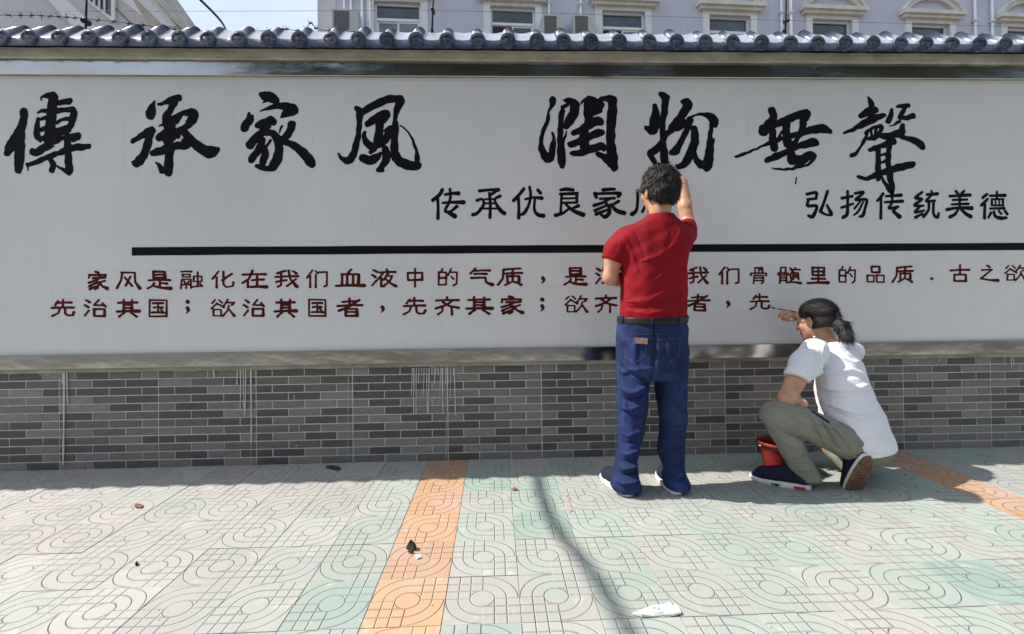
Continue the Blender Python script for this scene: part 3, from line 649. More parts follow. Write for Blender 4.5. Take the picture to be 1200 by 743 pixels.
G = {
 'jia': "40,2 55,8;10,22 8,34;10,20 90,18 86,32;28,36 78,34;60,36 40,50 8,60;42,48 58,65 52,92 38,96;50,62 10,80;54,76 14,96;85,50 62,62;58,56 74,80 96,92f",
 'feng': "24,8 20,50 2,92;22,8 76,8 78,60 98,92f;58,28 40,80;34,34 66,80",
 'shi': "26,4 74,4 74,38;26,4 26,38 74,38;26,21 74,21;8,52 94,50;52,54 52,84;54,68 82,68;30,64 22,80 2,94;24,78 50,92 96,94f",
 'rong': "6,6 50,5;12,20 44,20 44,34 12,34 12,20;8,48 4,96;8,47 48,47 48,94;18,56 22,66;38,56 34,66;14,75 42,75;28,75 28,95;60,30 94,30 94,58 60,58 60,30;77,8 77,86;56,88 96,84;88,70 96,84",
 'hua': "32,6 6,46;22,36 22,94;90,20 50,54;52,6 52,78 66,91 94,84 96,66",
 'zai': "6,24 96,22;46,2 30,46 4,70;26,50 26,94;44,54 88,52;64,34 64,88;38,92 98,90f",
 'wo': "42,6 12,20;4,38 96,34;26,16 26,84 12,92;6,66 46,56;58,4 64,50 92,92f;88,50 50,88;76,8 88,18",
 'men': "28,4 4,44;18,34 18,96;42,8 50,20;42,28 42,96;58,14 94,14 94,88 82,92",
 'xue': "54,2 44,18;20,28 20,86;20,28 82,28 82,86;40,30 40,86;61,30 61,86;0,90 100,88f",
 'ye': "10,8 22,18;4,34 16,44;4,90 22,62;62,2 66,12;34,20 96,18;46,26 30,54;40,46 40,96;66,28 50,60;62,38 86,38 76,66 48,96;58,52 76,76 98,92f",
 'zhong': "12,24 88,22 86,62;12,24 14,62 86,62;50,2 50,98",
 'de': "24,2 18,18;6,22 42,22 42,90 6,90 6,22;6,54 42,54;66,4 52,38;60,22 94,22 92,84 78,94;66,44 76,58",
 'qi': "26,2 6,32;22,16 88,14;22,34 74,34;10,54 70,52 74,80 98,92f",
 'zhi': "88,4 24,12;24,12 20,60 2,94;26,32 94,30;60,12 58,42;38,46 38,76;38,46 84,46 84,76;60,54 58,74 30,94;68,78 92,94",
 'shen': "10,8 22,18;4,34 16,44;4,90 22,62;36,20 36,8 92,8 90,22;54,18 40,38;72,18 88,36;34,54 96,52;64,38 64,96;60,58 34,88;68,58 94,86f",
 'ru': "34,6 54,14 40,60 4,92;50,30 66,70 96,92f",
 'gu': "30,6 30,34;30,6 70,6 70,34;50,18 68,18;50,18 50,34;8,50 8,38 92,38 88,50;26,50 24,94;26,50 76,50 76,88 64,94;28,64 74,64;28,78 74,78",
 'sui': "14,4 14,30;14,4 36,4 36,30;4,44 4,36 48,36 46,44;12,48 10,94;12,48 38,48 38,90;14,63 36,63;14,77 36,77;58,18 96,16;78,4 60,36;68,34 68,72;68,34 90,34 90,72;70,47 88,47;70,60 88,60;56,46 60,78 50,90;58,86 98,92f;54,6 60,14",
 'li': "22,6 80,6 80,48;22,6 22,48 80,48;22,27 80,27;51,6 51,88;20,68 84,68;0,92 100,90f",
 'pin': "30,4 72,4 72,36;30,4 30,36 72,36;6,54 42,54 42,92 6,92 6,54;58,54 96,54 96,92 58,92 58,54",
 'gu2': "4,34 96,30;50,2 50,54;22,56 80,56 80,94;22,56 22,94 80,94",
 'zhi2': "44,4 58,14;16,32 70,28 10,82;12,82 60,90 100,92f",
 'yu': "20,6 8,22;36,6 48,20;28,24 4,52;30,28 54,46;14,58 44,58 44,92 14,92 14,58;70,4 56,36;64,20 96,20 88,34;76,36 70,64 50,94;76,56 96,92f",
 'xian': "30,10 18,32;24,22 86,20;50,2 50,44;4,48 96,46;36,50 30,76 4,92;60,50 60,80 72,90 94,88 98,72",
 'zhi3': "10,8 24,18;4,34 18,44;4,90 22,62;64,4 44,34 88,34;80,22 94,40;44,54 90,54 90,92;44,54 44,92 90,92",
 'qi2': "8,20 92,18;30,4 30,64;70,4 70,64;30,34 70,34;30,49 70,49;0,68 100,66f;34,76 12,96;66,76 90,96",
 'guo': "8,6 92,6 92,94;8,6 8,94 92,94;26,24 74,24;28,46 72,46;22,74 78,74;50,24 50,74;64,56 70,64",
 'zhe': "22,20 76,18;48,2 48,40;2,42 98,38;88,10 50,44 8,68;34,58 78,58 78,96;34,58 34,96 78,96;36,76 76,76",
 'qi3': "50,2 50,14;4,20 96,18;72,22 50,44 4,64;32,28 60,50 98,60;32,60 30,80 14,96;70,58 70,98",
}
def small(nm, px0, px1, py0, py1, seed):
    r = random.Random(seed); st = []
    for s in G[nm].split(';'):
        fl = s.endswith('f'); s = s.rstrip('f'); p = [tuple(float(a) for a in q.split(',')) for q in s.split()]
        n = len(p); hor = abs(p[-1][0]-p[0][0]) > abs(p[-1][1]-p[0][1])
        w0 = 5.6 if hor else 4.6
        if nm in ('sui', 'rong', 'yu', 'gu'): w0 *= .80
        rr = [w0*r.uniform(.85, 1.1)]+[w0*.85]*(n-2)+[w0*(1.75 if fl else 1.15)]
        q = [(a+r.uniform(-1.2, 1.2), b_+r.uniform(-1.2, 1.2), c) for (a, b_), c in zip(p, rr)]
        if n > 2 and nm not in () :                     # keep corners crisp: split into straight runs
            for a in range(n-1): st.append([q[a], q[a+1]])
        else:
            (xa, ya, ra), (xb, yb, rb_) = q
            st.append([q[0], ((xa+xb)/2, (ya+yb)/2-(1.5 if hor else 0), (ra+rb_)/2*.82), q[1]])
    glyph(st, [], lambda x, y: at(px0+(px1-px0)*x/100, py0+(py1-py0)*y/100), 3.2, M['darkred'], fat=.9)
R1 = [('jia',104,128),('feng',138,166),('shi',174,202),('rong',212,239),('hua',249,275.5),('zai',284,313),('wo',323,351),('men',360,385.5),('xue',395,426.5),('ye',435.5,464.5),('zhong',475.5,498),('de',513,537),('qi',550,577),('zhi',583,613),('shi',661,687),('shen',697,724),('ru',735,760),('zai',770,797),('wo',805.5,829.5),('men',841,866),('gu',877,899),('sui',910,937),('li',945.5,969),('de',981,1002),('pin',1013.5,1035),('zhi',1044,1069),('gu2',1111.5,1134.5),('zhi2',1145,1167),('yu',1175,1201)]
R2 = [('xian',62,89),('zhi3',100,127),('qi2',138.7,164),('guo',175,198.5),('yu',247.5,276.5),('zhi3',286,312),('qi2',323,348),('guo',361,384),('zhe',396,425.5),('xian',472.5,499),('qi3',510,538),('qi2',547,576),('jia',586,613),('yu',661,688.5),('qi3',697,722),('qi2',733,758),('jia',769,794),('zhe',804,831),('xian',877.5,900.5)]
def lin(x, xs, ys): return float(np.interp(x, xs, ys))
for k, (nm, a, c) in enumerate(R1):
    m_ = (a+c)/2; yc = lin(m_, [115, 350, 560, 818, 957, 1122, 1200], [329, 327, 324.8, 323, 323, 320.5, 320]); h = lin(m_, [115, 560, 957, 1200], [21.5, 21.5, 20.5, 19.5])/2
    small(nm, a, c, yc-h, yc+h, k)
for k, (nm, a, c) in enumerate(R2):
    m_ = (a+c)/2; yc = lin(m_, [75, 350, 560, 818, 889], [361.2, 361, 358, 354.5, 354]); h = lin(m_, [75, 560, 900], [21.5, 21.5, 19.5])/2
    small(nm, a, c, yc-h, yc+h, 50+k)
def punct(px, py, kind):
    st = []
    if kind in ',;': st.append([(0, 0, 2.3), (1.2, 2.5, 1.8), (-1.5, 6.5, .4)])
    if kind == ';': st.append([(0, -7.5, 2.4), (.6, -7.3, 2.4)])
    if kind == '.': st.append([(0, 0, 1.7), (.4, .2, 1.7)])
    glyph(st, [], lambda x, y: at(px+x, py+y), .5, M['darkred'])
for a in ((636, 326, ','), (1090, 326.5, '.'), (221, 361, ';'), (448.5, 360, ','), (635, 358.5, ';'), (852, 354.5, ',')): punct(*a)
# thick rule
p0, p1 = at(156, 295), at(1195, 289.5)
b = MB(tuple(at(600, 291))); xs = np.linspace(p0[0], 9.0, 60); vs = []; rr = random.Random(4)
zt, zb = at(156, 289.8)[2], at(156, 299.6)[2]; zt1, zb1 = at(1195, 284.7)[2], at(1195, 293.3)[2]
for x in xs:
    t = (x-p0[0])/(p1[0]-p0[0]); vs += [(x, D-.0108, zb+(zb1-zb)*t+rr.uniform(-.0012, .0012)), (x, D-.0108, zt+(zt1-zt)*t+rr.uniform(-.0010, .0010))]
b.add(vs, [(2*i, 2*i+2, 2*i+3, 2*i+1) for i in range(59)])
o = b.build('painted_line', M['black'], panel); oo = at(600, 291); o.location = (oo[0], 0, oo[2])
# pencil guide lines
pl = MB((0, D, 0))
def pline(x0, y0, x1, y1, w_=.0011):
    a, c = at(x0, y0), at(x1, y1); d = (c-a)/np.linalg.norm(c-a); n_ = np.array([-d[2], 0, d[0]])*w_
    pl.add([(p[0], D-.01035, p[2]) for p in (a-n_, c-n_, c+n_, a+n_)], [(0, 1, 2, 3)])
for bx in ((14, 128, 108, 204), (146, 128, 276, 203), (272, 127, 368, 202), (400, 126, 495, 199), (628, 124, 726, 198), (754, 126, 850, 196), (876, 128, 964, 200), (994, 130, 1076, 206)):
    x0, y0, x1, y1 = bx
    for l_ in ((x0, y0, x1, y0), (x1, y0+.4, x1, y1), (x1, y1, x0, y1), (x0, y1-.4, x0, y0)): pline(*l_)
for x0, y0, x1, y1 in ((64, 318, 640, 312), (64, 341, 640, 337), (62, 350, 640, 345), (60, 375, 640, 370), (640, 312, 1198, 309), (640, 337, 1198, 331), (640, 345, 960, 342), (640, 369, 900, 365), (500, 219, 760, 217), (500, 254, 760, 252), (935, 223, 1198, 224), (935, 257, 1198, 256)): pline(x0, y0, x1, y1, .0008)
for x in (64, 500, 540, 580, 622, 665, 706, 935, 980, 1022, 1062, 1104, 1146, 1186):
    if x > 64: pline(x, 219 if x < 900 else 224, x, 253 if x < 900 else 257, .0007)
    else: pline(x, 318, x, 375)
pl.build('pencil_line', M['pencil'], panel, kind='stuff')
# white paint drips on the bricks
rr = random.Random(12)
drips = [(294, 433, 520, 1.6), (278, 433, 452, 1.2), (282, 433, 470, 1.1), (285, 433, 482, 1), (288, 433, 488, 1.2), (75, 434, 545, 2.0), (78, 434, 474, 1.4), (73, 434, 450, 1), (57, 434, 440, 1), (46, 434, 441, .8), (250, 433, 443, 2)]
for x in (483, 485, 488, 491, 494, 497, 500, 503, 510, 513, 516, 519, 522, 525, 528, 532): drips.append((x, 431, rr.choice([440, 450, 456, 464, 470, 485, 492]), rr.choice([.7, .9, 1.2])))
drips += [(524, 431, 487, 1.2), (532.5, 431, 487, 1.2), (518, 431, 486, 1.1), (1185, 418, 432, 1), (1188, 418, 428, 1), (523, 487, 541, .6), (350, 497, 505, .8), (347, 521, 524, 1), (345, 463, 470, .8), (1101, 420, 424, 1), (408, 440, 540, .5), (294, 520, 543, .5)]
for x, y0, y1, w_ in drips:
    a, c = at(x, y0, D-.0095), at(x+rr.uniform(-1.2, 1.2), y1, D-.0095); n_ = 6; h = w_/188/2; b = MB(tuple(a)); vs = []
    for i in range(n_+1):
        t = i/n_; p = a+(c-a)*t; ww = h*(1.15-.5*t)*(1.5 if i == n_-1 else 1); dx = math.sin(t*5+x)*.0012*t
        vs += [(p[0]-ww+dx, D-.0088, p[2]), (p[0]+dx, D-.0100, p[2]), (p[0]+ww+dx, D-.0088, p[2])]
    fs = []
    for i in range(n_): fs += [(3*i, 3*i+3, 3*i+4, 3*i+1)[::-1], (3*i+1, 3*i+4, 3*i+5, 3*i+2)[::-1]]
    b.add(vs, fs); o = b.build('paint_drip', M['drip'], wall, smooth=True); o.location = (a[0], a[1]-D, a[2])

#@@PART2@@
# ------------------------------------------------------------------ trees across the road
def tree(x, y, h, seed, label):
    r = random.Random(seed); t = thing('leafy_tree', label, 'tree', (x, y, -.17), 'trees across the road behind the painters')
    b = MB(); b.tube([(0, 0, 0), (.05, .03, h*.3), (.1, -.05, h*.6), (.12, 0, h*.85)], [.17, .13, .08, .03], 9)
    for k in range(7):
        a = k*2.4; z = h*(.32+.07*k); L = h*.28; b.tube([(.06, 0, z), (math.cos(a)*L*.5, math.sin(a)*L*.5, z+L*.35), (math.cos(a)*L, math.sin(a)*L, z+L*.55)], [.06, .04, .015], 6)
    b.build('trunk', M['bark'], t, smooth=True)
    b = MB()
    cl = []
    for k in range(80):
        a = r.uniform(0, 6.28); q = r.random()**.5*h*.33; z = h*r.uniform(.34, .98); q *= math.sqrt(max(.08, 1-((z/h-.6)/.42)**2)); cl.append((math.cos(a)*q, math.sin(a)*q, z, r.uniform(.6, 1.15)))
    for cx, cy, cz, cr in cl:
        for _ in range(120):
            d = Vector((r.gauss(0, 1), r.gauss(0, 1), r.gauss(0, 1))).normalized()*cr*r.random()**.4; c = Vector((cx, cy, cz))+d
            u = Vector((r.gauss(0, 1), r.gauss(0, 1), r.gauss(0, .5))).normalized(); v = u.orthogonal().normalized(); s = r.uniform(.15, .28)
            b.add([c-u*s, c+v*s*.5, c+u*s, c-v*s*.5], [(0, 1, 2, 3)])
    b.build('crown', M['leaf'], t)
for i, (x, y, h, lb) in enumerate(((-6.5, -11.5, 9.4, 'leafy tree across the road, mirrored left of the middle of the upper steel trim'), (-.5, -11.0, 12.5, 'tall leafy tree across the road, mirrored in the middle of the upper steel trim'), (5.6, -11.4, 13.2, 'tallest leafy tree across the road, mirrored right of the middle of the steel trim'), (11.8, -11.8, 12.4, 'dense leafy tree across the road, mirrored at the right end of the steel trim'), (18.0, -12.5, 11.5, 'outermost leafy tree across the road at the far right'))):
    tree(x, y, h, 40+i, lb)

# ------------------------------------------------------------------ right-hand building
BS, BY = .05, 13.0
def on(x, y, off=0.):                          # point on the facade plane Y = BY + BS X, offset towards the street
    d = ray(x, y); t = (BY-off)/(d[1]-BS*d[0]); return np.array([0, 0, H])+d*t
eu = np.array([1, BS, 0])/math.hypot(1, BS); en = np.array([BS, -1, 0])/math.hypot(1, BS); ez = np.array([0, 0, 1.])
O0 = np.array([0, BY, 0.])
bld = thing('apartment_building', 'lavender-grey stucco building behind the wall with white framed windows under cream cornices', 'building', tuple(on(600, 30)*[1, 1, 0]))
bo = tuple(bld.location)
def fb(): return MB(bo)
def fbox(b, u0, u1, z0, z1, d0, d1):           # box on the facade: u along it, d outwards
    P = lambda u, d, z: O0+eu*u+en*d+ez*z
    b.add([P(u0,d0,z0),P(u1,d0,z0),P(u1,d1,z0),P(u0,d1,z0),P(u0,d0,z1),P(u1,d0,z1),P(u1,d1,z1),P(u0,d1,z1)],
          [(0,3,2,1),(4,5,6,7),(0,1,5,4),(1,2,6,5),(2,3,7,6),(3,0,4,7)]); return b
def U(p): return float((p-O0)@eu)
uL = U(on(375, 30)); centres = [466, 596, 725, 849.6, 971, 1089.5]
uc = [U(on(x, 25)) for x in centres]; sp = (uc[-1]-uc[0])/5; uc = [uc[0]+sp*k for k in range(8)]
ztop = float(np.mean([on(x, y)[2] for x, y in zip(centres, (3, 8, 12, 17.5, 23, 30))]))
WH, WW = 1.55, 1.24
# facade wall with real openings
b = fb(); uR = uc[-1]+3
edges = [uL]+[v for c in uc for v in (c-WW/2, c+WW/2)]+[uR]
for k in range(0, len(edges)-1, 2): fbox(b, edges[k], edges[k+1], -.1, ztop+3.2, -.3, 0)
for c in uc:
    fbox(b, c-WW/2, c+WW/2, ztop, ztop+3.2, -.3, -.001); fbox(b, c-WW/2, c+WW/2, -.1, ztop-WH, -.3, -.001)
fbox(b, uL, uR, -.1, ztop+3.2, -8, -1.5)
b.build('wall', M['stucco'], bld)
fbox(fb(), uL-.02, uR, ztop+3.2, ztop+3.5, -8, .35).build('roof', M['trim'], bld)
fbox(fb(), uL-.05, uL+.42, -.1, ztop+3.2, .0, .035).build('corner_strip', M['greywall'], bld)
for i, c in enumerate(uc):
    f = fb(); fw_ = .055
    fbox(f, c-WW/2+.001, c-WW/2+fw_, ztop-WH, ztop, -.16, -.08); fbox(f, c+WW/2-fw_, c+WW/2-.001, ztop-WH, ztop, -.16, -.08)
    fbox(f, c-WW/2+fw_, c+WW/2-fw_, ztop-fw_, ztop-.001, -.16, -.08); fbox(f, c-WW/2+fw_, c+WW/2-fw_, ztop-.47, ztop-.40, -.16, -.075); fbox(f, c-WW/2+fw_, c+WW/2-fw_, ztop-WH, ztop-WH+fw_, -.16, -.08)
    win = f.build('window', M['pvc'], bld)
    fbox(fb(), c-WW/2+fw_, c+WW/2-fw_, ztop-.40, ztop-fw_, -.13, -.125).build('pane', M['glass'], win)
    op = i in (1, 2, 4, 5)
    s = fb(); q0, q1 = (c-.02, c+WW/2-fw_); 
    for a, e, dd in ([(q0, q1, -.11)] if op else [(c-WW/2+fw_, c+.02, -.13), (q0, q1, -.10)]):
        fbox(s, a, a+.045, ztop-WH+fw_, ztop-.471, dd-.02, dd); fbox(s, e-.045, e, ztop-WH+fw_, ztop-.471, dd-.02, dd)
        fbox(s, a+.045, e-.045, ztop-.515, ztop-.471, dd-.02, dd); fbox(s, a+.045, e-.045, ztop-WH+fw_, ztop-WH+fw_+.05, dd-.02, dd)
        fbox(fb(), a+.045, e-.045, ztop-WH+fw_+.05, ztop-.515, dd-.012, dd-.008).build('pane', M['curtain' if (i % 2 == 0) else 'glass'], win)
    s.build('sash', M['pvc'], win)
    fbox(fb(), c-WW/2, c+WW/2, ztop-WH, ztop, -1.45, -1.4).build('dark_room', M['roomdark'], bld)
    for a_, e_ in ((c-WW/2-.19, c-WW/2-.001), (c+WW/2+.001, c+WW/2+.19)): fbox(fb(), a_, e_, ztop-WH-.3, ztop-.001, 0, .045).build('pilaster', M['whitetrim'], bld)
    b = fb(); fbox(b, c-WW/2-.19, c+WW/2+.19, ztop+.002, ztop+.113, 0.001, .04)
    fbox(b, c-.93, c+.93, ztop+.117, ztop+.20, 0, .14); fbox(b, c-1.0, c+1.0, ztop+.201, ztop+.31, 0, .22)
    cor = b.build('cornice', M['trim'], bld)
    # segmental arch above the cornice with a keystone
    b = fb(); n = 18; R0 = 1.18; zc = ztop+.311-(R0-.56); vs = []
    a0 = math.acos((R0-.56)/R0)
    for k in range(n+1):
        a = -a0+2*a0*k/n; r1 = R0-.17
        for rr_, dd in ((R0, 0), (R0, .17), (R0-.05, .17), (R0-.05, .12), (r1, .10), (r1, 0)):
            z = max(zc+math.cos(a)*rr_, ztop+.312); vs.append(O0+eu*(c+math.sin(a)*rr_)+en*dd+ez*z)
    m_ = 6; fs = [(i_*m_+k, i_*m_+(k+1) % m_, (i_+1)*m_+(k+1) % m_, (i_+1)*m_+k) for i_ in range(n) for k in range(m_)]
    b.add(vs, fs); b.build('arch', M['trim'], cor)
    fbox(fb(), c-.07, c+.07, zc+R0-.20, zc+R0+.05, .001, .20).build('keystone', M['trim'], cor)
for px, r_ in ((643, .03), (680, .03), (914, .03), (925, .045), (953, .0), (1140, .035), (1160, .035), (412, .03), (425, .035), (404, .025), (434, .03)):
    if not r_: continue
    u = U(on(px, 20)); P = lambda z, d=.06: O0+eu*u+en*d+ez*z
    b = fb(); b.tube([P(0), P(ztop+3.2)], r_, 8); zz = ztop-1.0
    for z in (ztop-.9, ztop+.1, ztop+.9): fbox(b, u-r_-.03, u+r_+.03, z, z+.03, 0, .10+r_)
    b.build('drain_pipe', M['pvc'], bld, smooth=True)
u = U(on(1150, 38)); b = fb(); b.tube([O0+eu*(u-.28)+en*.1+ez*(ztop-.62), O0+eu*(u-.22)+en*.1+ez*(ztop-.45), O0+eu*u+en*.1+ez*(ztop-.4), O0+eu*(u+.2)+en*.1+ez*(ztop-.5)], .025, 8).build('drain_pipe', M['pvc'], bld, smooth=True)
def ac(px0, px1, py, label):
    a, c = on(px0, py), on(px1, py); u0, u1 = U(a), U(c); z1 = a[2]; w_ = u1-u0; h = .58
    t = thing('air_conditioner', label, 'air conditioner', tuple(O0+eu*(u0+w_/2)+en*.3+ez*(z1-h)), 'air conditioner units on the building behind')
    o_ = np.array(t.location)
    q = MB(o_); P = lambda u_, d, z: O0+eu*u_+en*d+ez*z
    def bx(b, u0, u1, z0, z1, d0, d1):
        b.add([P(u0,d0,z0),P(u1,d0,z0),P(u1,d1,z0),P(u0,d1,z0),P(u0,d0,z1),P(u1,d0,z1),P(u1,d1,z1),P(u0,d1,z1)], [(0,3,2,1),(4,5,6,7),(0,1,5,4),(1,2,6,5),(2,3,7,6),(3,0,4,7)])
    bx(q, u0, u1, z1-h, z1, .12, .42); q.build('casing', M['acbody'], t)
    q = MB(o_); cx = u0+w_*.40; cz = z1-h*.5
    for k in range(13): zz = z1-.05-k*.037; bx(q, u0+.05, u0+w_*.66, zz-.02, zz, .421, .434)
    bx(q, u0+.05, u0+w_*.66, z1-h+.04, z1-.04, .4205, .425)
    q.build('fan_grille', M['acgrille'], t)
    q = MB(o_); bx(q, u0+.08, u0+.12, z1-h-.03, z1-h-.001, 0, .45); bx(q, u1-.12, u1-.08, z1-h-.03, z1-h-.001, 0, .45); q.build('bracket', M['iron'], t)
ac(394, 424, 21, 'white air conditioner unit beside the leftmost pipes of the building')
ac(633, 657, 27, 'left one of two air conditioner units between the windows')
ac(668, 693, 27, 'right one of two air conditioner units between the windows')

# ------------------------------------------------------------------ left-hand building
YL = 8.5
lb = thing('gabled_building', 'pale grey rendered house behind the left end of the wall with sloping white roof edge', 'building', (at(80, 30, YL)[0], YL, 0))
lo = tuple(lb.location)
def lpoly(pts, y0, y1, mat, name, parent=lb):
    P = [at(x, y, YL)*[1, 0, 1]+[0, y0, 0] for x, y in pts]
    return MB(lo).prism(P, np.array([0, y1-y0, 0])).build(name, mat, parent)
lpoly([(-160, -170), (-20, -170), (70, -60), (200, 45), (206, 300), (-160, 300)][::-1], YL, YL+2.2, M['greywall'], 'wall')
lpoly([(52, -6), (72, -6), (124, 42), (97, 42)][::-1], YL-.06, YL-.001, M['whitetrim'], 'rake_trim')
lpoly([(-120, -170), (-100, -170), (72, -6), (52, -6)][::-1], YL-.06, YL-.001, M['whitetrim'], 'rake_trim')
lpoly([(134, -40), (158, -20), (214, 42), (214, 60), (196, 60)][::-1], YL-.14, YL-.002, M['beigewall'], 'gable_band')
lpoly([(40, -170), (56, -180), (182.5, -4), (220.5, 42), (206, 42), (160, -4)][::-1], YL-.30, YL-.142, M['whitetrim'], 'roof_edge')
lpoly([(57, -183), (60, -184), (185, -6), (223.5, 42), (221, 42), (183, -4)][::-1], YL-.38, YL+1.2, M['beam'], 'roof')
wn = lpoly([(97, -40), (137, -40), (137, 29), (97, -3)][::-1], YL-.05, YL-.003, M['pvc'], 'window')
lpoly([(102, -36), (132.5, -36), (132.5, 21), (102, -2.5)][::-1], YL-.056, YL-.051, M['glass'], 'pane', wn)
for x in (108, 114, 120, 126): lpoly([(x, -36), (x+1.6, -36), (x+1.6, 5+(x-108)*.75), (x, 4+(x-108)*.75)][::-1], YL-.085, YL-.065, M['whitetrim'], 'bar', wn)
b = MB(lo); q0, q1 = at(126, 5, YL-.09), at(150, 36, YL-.02); b.tube([at(98, -30, YL-.02), at(140, 14, YL-.02), at(165, 40, YL-.02)], .008, 5).build('cable_line', M['wire'], lb)

# ------------------------------------------------------------------ wires and rods on the wall
YR = D+.10
def rod(px, ytop, label, kn):
    base = at(px[1], 47, YR); base[2] = ZT-.03; top = at(px[0], ytop, YR)
    t = thing('fence_rod', label, 'rod', tuple(base), 'iron rods carrying the fence wires'); o_ = tuple(base)
    b = MB(o_); b.tube([base, top], .0065, 8).build('rod', M['iron'], t, smooth=True)
    for (x, y, r_, sx) in kn:
        c = at(x, y, YR-.012); b = MB(o_); n = 12
        prof = [(-.5, .25), (-.5, .8), (-.25, 1), (-.1, .5), (.1, .5), (.25, 1), (.5, .8), (.5, .25)]
        vs = [(c[0]+p*r_*1.3, c[1]+math.cos(a)*q*r_, c[2]+math.sin(a)*q*r_) for p, q in prof for a in [2*math.pi*k/n for k in range(n)]]
        fs = [(i*n+k, i*n+(k+1) % n, (i+1)*n+(k+1) % n, (i+1)*n+k) for i in range(7) for k in range(n)]+[tuple(range(n))[::-1], tuple(7*n+k for k in range(n))]
        b.add(vs, fs).build('insulator', M['porcelain'], t, smooth=True)
rod((102, 100), -30, 'thin iron rod with round black insulators over the second headline character', [(98, 24, .017, 1), (103, 27, .019, 1), (97, 38, .019, 1)])
rod((508, 506), -30, 'thin iron rod with black insulators left of the sign centre', [(507, 11, .015, 1), (508, 15, .015, 1), (506.5, 35, .013, 1)])
rod((921.5, 920), -30, 'thin iron rod with black insulator near the right windows', [(920, 25, .015, 1), (923, 24, .013, 1), (919, 36, .014, 1)])
t = rr
def wire(name, pts, Y, r_, mat, label, cat, barbs=0, group=None):
    P = [at(x, y, Y if not isinstance(Y, list) else Y[i]) for i, (x, y) in enumerate(pts)]
    Q = [tuple(v) for v in P]; fine = []
    for i in range(len(Q)-1):
        n = 6
        q = [np.array(Q[max(i-1, 0)]), np.array(Q[i]), np.array(Q[i+1]), np.array(Q[min(i+2, len(Q)-1)])]
        for k in range(n):
            t_ = k/n; fine.append(.5*((2*q[1])+(-q[0]+q[2])*t_+(2*q[0]-5*q[1]+4*q[2]-q[3])*t_*t_+(-q[0]+3*q[1]-3*q[2]+q[3])*t_**3))
    fine.append(np.array(Q[-1])); c = fine[0]; b = MB(tuple(c)); b.tube(fine, r_, 6)
    if barbs:
        r = random.Random(5); L = len(fine)
        for k in range(barbs):
            f_ = (k+.5)/barbs*(L-1.01); i = int(f_); p = fine[i]+(fine[i+1]-fine[i])*(f_-i)
            for _ in range(4):
                d = np.array([r.uniform(-.5, .5), r.uniform(-.6, .6), r.uniform(-1, 1)]); d = d/np.linalg.norm(d)*.022; b.tube([p-d, p+d], [.0012, .0006], 4)
            b.tube([p-np.array([.012, 0, 0]), p+np.array([.012, 0, 0])], .0045, 6)
    o = b.build(name, mat, smooth=True); o.location = tuple(c); o['label'] = label; o['category'] = cat
    if group: o['group'] = group
    return o
wire('barbed_wire', [(-60, 15), (0, 17.5), (40, 18), (70, 19.5), (100, 22), (150, 27), (200, 34), (260, 39), (310, 36), (335, 34)], YR-.03, .0022, M['iron'], 'rusty barbed wire sagging over the left end of the tile coping', 'barbed wire', 26)
wire('barbed_wire', [(331, 33), (345, 35.5), (357, 34.5), (364, 27), (372, 34), (392, 36), (408, 35)], YR-.03, .002, M['iron'], 'short loose piece of barbed wire on the coping in front of the sky gap', 'barbed wire', 7)
wire('fence_wire', [(-60, 12), (102, 13), (300, 13), (508, 12.5), (700, 17), (921, 24), (1080, 28), (1280, 35)], YR, .0012, M['wire'], 'thin straight fence wire running over the coping from end to end', 'wire')
# overhead cable: crosses the sky gap and comes forward over the pavement, where it casts its shadow
pa = [(.45-.88*5, .9+.5, 5.0), (.228-.88*5, 2.57+.5, 5.0)]
q3 = at(235, 0, 7.0); q4 = at(268, 40, 9.2); q5 = at(285, 60, 11.)
cp = [(1.75-.88*5, -9.0, 5.6), (1.08-.88*5, -3.6, 5.15), (.60-.88*5, .1, 5.0), (.380-.88*5, 1.85, 5.0), (.225-.88*5, 3.05, 5.0), tuple(q3), tuple(q4), tuple(q5)]
b = MB(cp[0]); q = [np.array(cp[0])*2-np.array(cp[1])]+[np.array(c) for c in cp]+[np.array(cp[-1])*2-np.array(cp[-2])]; fine = []
for i in range(1, len(q)-2):
    for k in range(8):
        t_ = k/8; fine.append(.5*((2*q[i])+(-q[i-1]+q[i+1])*t_+(2*q[i-1]-5*q[i]+4*q[i+1]-q[i+2])*t_*t_+(-q[i-1]+3*q[i]-3*q[i+1]+q[i+2])*t_**3))
fine.append(q[-2]); rad = [.023]*len(fine)
for k in range(len(fine)):
    if fine[k][1] > 4: rad[k] = .018
b.tube(fine, rad, 10); o = b.build('overhead_cable', M['cable'], smooth=True); o.location = cp[0]
o['label'] = 'thick black overhead cable crossing the gap of sky between the two buildings'; o['category'] = 'cable'

